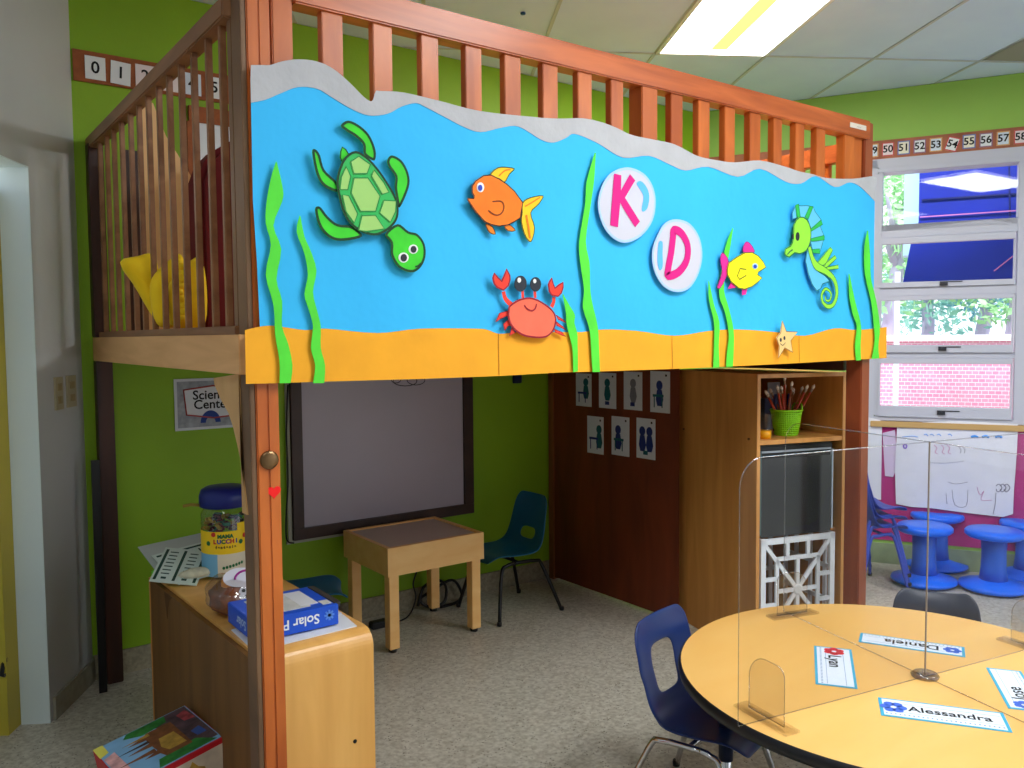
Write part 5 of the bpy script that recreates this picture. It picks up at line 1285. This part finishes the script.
# bag of toys
bq = onz(233, 607, LH); bq = Vector((.848, 2.66, LH))
bag = thing('toy_bag', 'crumpled clear bag of brown and red toys with a round white dog sticker', 'bag', bq)
def lump(c, R, seed, n=3, jit=.12):
    bm = BM(); bmesh.ops.create_icosphere(bm, subdivisions=n, radius=1)
    r = random.Random(seed); ph = [r.uniform(0, 6) for _ in range(6)]
    for v in bm.verts:
        f = 1 + jit*(sin(5*v.co.x + ph[0]) * cos(4*v.co.y + ph[1]) + .6*sin(9*v.co.z + ph[2] + 4*v.co.x))
        v.co = Vector(c) + Vector((v.co.x*R[0]*f, v.co.y*R[1]*f, v.co.z*R[2]*f))
    for f in bm.faces: f.smooth = True
    return bm
obj('toy_filling', lump(bq + Vector((0, 0, .05)), (.075, .085, .058), 4), mat('toy_brown', (120, 66, 36), .6, noise=.7, nscale=22), bag)
obj('bag_film', lump(bq + Vector((0, 0, .066)), (.088, .098, .066), 4, 4, .06), glassy('bag_film', (.9, .88, .86), .10, .12), bag)
obj('orange_toy', lump(bq + Vector((-.02, -.02, .108)), (.028, .028, .022), 6, 2), mat('toy_orange', (236, 150, 40), .5), bag)
obj('red_toy', lump(bq + Vector((.05, -.058, .05)), (.045, .035, .045), 8, 2), mat('toy_red', (150, 22, 20), .5), bag)
fd = Vector((-bq.x, -bq.y, .9)).normalized(); xd = Vector((0,0,1)).cross(fd).normalized(); yd = fd.cross(xd)
sc = bq + Vector((.0, -.062, .098))
def disc(c, rx, ry, n=20): return [c + xd*rx*cos(2*pi*k/n) + yd*ry*sin(2*pi*k/n) for k in range(n)]
stk = obj('round_sticker', add_prism(BM(), disc(sc + yd*.03, .052, .03), fd, .002), mat('sticker_white', (226, 226, 236), .5), bag)
obj('sticker_arc', add_tube(BM(), [sc + yd*(.024 + .026*sin(a)) + xd*(.02 + .036*cos(a)) + fd*.002 for a in [pi*k/10 for k in range(2, 11)]], .0035, 6), mat('sticker_purple', (170, 50, 150), .5), stk)
dg_ = obj('dog_face', add_prism(BM(), disc(sc - yd*.02 + xd*.02, .026, .026), fd, .003), mat('sticker_white', (226, 226, 236), .5), bag)
for (a, b, r) in ((-.011, .008, .006), (.012, .008, .006), (0, -.009, .007)):
    obj('dog_feature', add_prism(BM(), disc(sc - yd*(.02 - b) + xd*(.02 + a) + fd*.002, r, r*.9, 10), fd, .001), M_ink, dg_)

# blue paper box, upside down
b0 = Vector((.795, 2.315, LH + .006)); bw_, bd_, bh_ = .262, .225, .062
px0, px1, py0, py1 = b0.x, b0.x + bw_, b0.y + .02, b0.y + .02 + bd_
M_sol = mat('royal_blue_card', (26, 84, 206), .45)
tag(obj('paper_sheet', add_prism(BM(), [(.78, 2.285, LH + .003), (1.10, 2.30, LH + .003), (1.112, 2.42, LH + .003), (1.08, 2.58, LH + .003), (.785, 2.50, LH + .003)], (0,0,1), .0025), M_paper), 'white paper sheet lying underneath the blue box on the low cabinet', 'paper')
tag(obj('paper_sheet', add_prism(BM(), [(1.0, 2.40, LH + .0055), (1.112, 2.43, LH + .0055), (1.11, 2.53, LH + .0055), (1.0, 2.55, LH + .0055)], (0,0,1), .002), mat('paper_b', (214, 218, 228), .7)), 'torn white paper sticking out right of the blue box', 'paper')
bxo = thing('paper_box', 'flat royal blue paper box lettered Solar Print upside down on the low cabinet', 'box', ((px0+px1)/2, (py0+py1)/2, LH + .007))
zb0, zb1 = LH + .008, LH + .008 + bh_
obj('carton', add_box(BM(), (px0, py0, zb0), (px1, py1, zb1)), M_sol, bxo, .002)
obj('top_label', add_box(BM(), (px0 + .04, py0 + .03, zb1), (px1 - .075, py1 - .03, zb1 + .0012)), mat('label_paper', (206, 208, 204), .6, noise=.12, nscale=40), bxo)
obj('top_label', add_box(BM(), (px1 - .10, py0 + .045, zb1), (px1 - .045, py1 - .03, zb1 + .0016)), mat('label_paper_b', (222, 226, 232), .6), bxo)
obj('top_label', add_box(BM(), (px1 - .04, py0 + .02, zb1), (px1 - .012, py0 + .06, zb1 + .0012)), mat('label_paper', (206, 208, 204), .6), bxo)
obj('dark_opening', add_box(BM(), (px1 - .008, py0 + .012, zb1 - .012), (px1 + .012, py1 - .01, zb1 + .003)), mat('opening_shade', (58, 54, 50), .6), bxo)  # dark strip at the open end, shade of the opening put into its colour
obj('lettering', text_bm('Solar Print', .040, ((px0+px1)/2 - .016, py0 - .0005, zb0 + .032), (-1,0,0), (0,0,-1), .0005, bold=.0008), mat('letter_white', (236, 240, 246), .6), bxo)
obj('lettering', text_bm('Solar', .04, (px0 - .0005, py0 + .10, zb0 + .032), (0,1,0), (0,0,-1), .0005, bold=.0008), mat('letter_pale_blue', (170, 196, 240), .6), bxo)
bm = BM()
for k in range(8):
    a = 2*pi*k/8; cst = Vector((px1 - .03, py0 - .001, zb0 + .034))
    add_bar(bm, cst, cst + Vector((.016*cos(a), 0, .016*sin(a))), .006, .001, up=(0,-1,0))
obj('sunburst_mark', bm, mat('mark_light_blue', (90, 140, 230), .6), bxo)

# puzzle box on the floor
pf, pr_, pl_ = onz(185, 705, .25), onz(224, 737, .25), onz(97, 755.6, .195)
ex = (pr_ - pf).normalized(); ey = (pl_ - pf); ey = (ey - ex*ey.dot(ex)).normalized(); ez = ex.cross(ey)
if ez.z < 0: ez = -ez
PZ = .17
PM = Matrix((ex, ey, ez)).transposed().to_4x4(); PM.translation = pf - ez * PZ
exl = (pr_ - pf).dot(ex); eyl = (pl_ - pf).dot(ey)
pz = thing('puzzle_box', 'puzzle box with a brown castle picture and red side on the floor', 'box', Vector(((PM @ Vector((exl/2, eyl/2, 0))).x, (PM @ Vector((exl/2, eyl/2, 0))).y, 0)))
obj('carton', add_box(BM(), (0, 0, 0), (exl, eyl, PZ), PM), mat('puzzle_red', (196, 24, 36), .5), pz, .002)
def ptop(pts, z=PZ + .0005): return [PM @ Vector((a*exl, b*eyl, z)) for a, b in pts]
obj('cover_picture', add_prism(BM(), ptop([(.01,.01),(.97,.01),(.97,.99),(.01,.99)]), ez, .0004), mat('picture_sky', (120, 168, 206), .4, noise=.15, nscale=8), pz)
def pic(pts, m, z): obj('picture_area', add_prism(BM(), ptop(pts, z), ez, .0002), m, pz)
M_cas = [mat('castle_brown', (120, 72, 40), .5, noise=.3, nscale=50), mat('castle_gold', (176, 138, 58), .5, noise=.3, nscale=50), mat('castle_dark', (60, 40, 40), .5)]
M_tree = mat('picture_green', (40, 116, 46), .5, noise=.4, nscale=40)
pic([(.02,.02),(.9,.02),(.9,.42),(.6,.35),(.3,.3),(.02,.55)], mat('picture_dusk', (80, 60, 66), .5, noise=.5, nscale=30), PZ + 0.0008)
pic([(.02,.25),(.16,.28),(.2,.55),(.1,.72),(.02,.66)], M_tree, PZ + 0.0010); pic([(.75,.2),(.95,.05),(.95,.65),(.8,.6),(.78,.4)], M_tree, PZ + 0.0010)
pic([(.2,.25),(.8,.25),(.8,.52),(.7,.55),(.68,.70),(.62,.55),(.5,.56),(.47,.80),(.42,.56),(.33,.56),(.3,.74),(.25,.56),(.2,.52)], M_cas[0], PZ + 0.0012)
pic([(.42,.3),(.72,.28),(.72,.46),(.6,.5),(.42,.46)], M_cas[1], PZ + 0.0014); pic([(.56,.56),(.6,.95),(.64,.56)], M_cas[0], PZ + 0.0014); pic([(.36,.55),(.385,.88),(.41,.55)], M_cas[2], PZ + 0.0014); pic([(.22,.5),(.25,.78),(.28,.5)], M_cas[1], PZ + 0.0015)
pic([(.0,.9),(.2,.9),(.25,1),(.0,1)], mat('picture_yellow', (216, 210, 90), .5), PZ + 0.0012); pic([(.1,.05),(.35,.03),(.32,.14),(.14,.16)], mat('picture_rose', (150, 60, 66), .5, noise=.4, nscale=40), PZ + 0.0012)
pic([(.55,.08),(.72,.06),(.72,.16),(.58,.18)], mat('picture_blue', (50, 80, 150), .5), PZ + 0.0012)
pic([(.25,.86),(.8,.84),(.85,.97),(.3,.98)], mat('picture_pink', (210, 160, 160), .5, noise=.3, nscale=30), PZ + 0.0011)
n_ = ex
obj('side_picture', add_prism(BM(), [PM @ Vector((exl + .001, a*eyl, z)) for a, z in ((.02,.06),(.62,.06),(.62,.155),(.02,.155))], n_, .0008), mat('side_cream', (210, 196, 176), .5, noise=.15, nscale=20), pz)
obj('side_picture', add_prism(BM(), [PM @ Vector((exl + .0018, a*eyl, z)) for a, z in ((.25,.07),(.42,.07),(.42,.125),(.36,.148),(.31,.125),(.25,.115))], n_, .0005), M_cas[1], pz)

# dark slim stick leaning at the rear post, light switches on the left wall
bm = BM(); a = onz(96.5, 692, 0); add_bar(bm, Vector((a.x + .022, a.y - .02, 0)), Vector((a.x + .026, a.y + .0, .96)), .03, .012, up=(0,-1,0))
tag(obj('black_stick', bm, M_black), 'flat black stick leaning upright against the dark rear loft post', 'stick')
def lwall(px_, py_):
    p = onpl(px_, py_, L0, LN); return (L0 - p).dot(LD), p.z
M_sw = mat('ivory_switch', (170, 160, 130), .5)
for (x0_, x1_, y0_, y1_, lb_) in ((53, 62, 377.5, 409, 'left'), (65, 75, 376, 406, 'right')):
    s0_, za = lwall(x0_, y0_); s1_, zb = lwall(x1_, y1_)
    t = tag(obj('switch_plate', add_prism(BM(), [Lw(s0_, zb, .008), Lw(s1_, zb, .008), Lw(s1_, za, .008), Lw(s0_, za, .008)], LN, .007), M_sw), 'ivory light switch plate on the left wall, the %s one of the pair' % lb_, 'light switch')
    sm_ = (s0_ + s1_)/2; hw_ = abs(s0_ - s1_)*.22
    for zc in (za*.7 + zb*.3, za*.3 + zb*.7):
        obj('switch_rocker', add_prism(BM(), [Lw(sm_ + hw_, zc - .014, .012), Lw(sm_ - hw_, zc - .014, .012), Lw(sm_ - hw_, zc + .014, .012), Lw(sm_ + hw_, zc + .014, .012)], LN, .004), mat('switch_tan', (150, 134, 96), .5), t)

# ------------------------------------------------------------------ LIGHT
w = bpy.data.worlds.new('daylight'); S.world = w; w.use_nodes = True
bg = w.node_tree.nodes['Background']; bg.inputs[0].default_value = (.90, .95, 1.0, 1); bg.inputs[1].default_value = 1.9
sun = bpy.data.lights.new('sun', 'SUN'); sun.energy = 5.0; sun.angle = RAD(14); so = bpy.data.objects.new('sun', sun); COL.objects.link(so)
d = Vector((WN.x*.55 + .1, WN.y*.55, -.8)).normalized(); so.rotation_euler = d.to_track_quat('-Z', 'Y').to_euler(); so.location = (0, 0, 8)
def area(u, v, e, col=(.96,.98,1.0)):
    l = bpy.data.lights.new('fixture_glow', 'AREA'); l.shape = 'RECTANGLE'; l.size = .56; l.size_y = 1.16; l.energy = e; l.color = col
    o = bpy.data.objects.new('fixture_glow', l); COL.objects.link(o); o.location = UV(u + .305, v - .61, ZC - .03); o.rotation_euler = (0, 0, math.atan2(-EU.y, EU.x) * -1)
    return o
area(U0, V0, 40); area(U0, V0 - 2.44, 44); area(U0 + 1.83, V0 - 2.44, 44); area(U0 - 1.83, V0 - 3.66, 4)

# ------------------------------------------------------------------ CAMERA
cam = bpy.data.cameras.new('camera'); co = bpy.data.objects.new('camera', cam); COL.objects.link(co)
cam.sensor_width = 36; cam.sensor_fit = 'HORIZONTAL'; cam.lens = FPX / 1024 * 36; cam.clip_start = .02
Mc = Matrix((RX, -DY, -FW)).transposed().to_4x4(); Mc.translation = CAMP
co.matrix_world = Mc
S.camera = co
S.view_settings.view_transform = 'Standard'; S.view_settings.look = 'None'; S.view_settings.exposure = 0; S.view_settings.gamma = 1
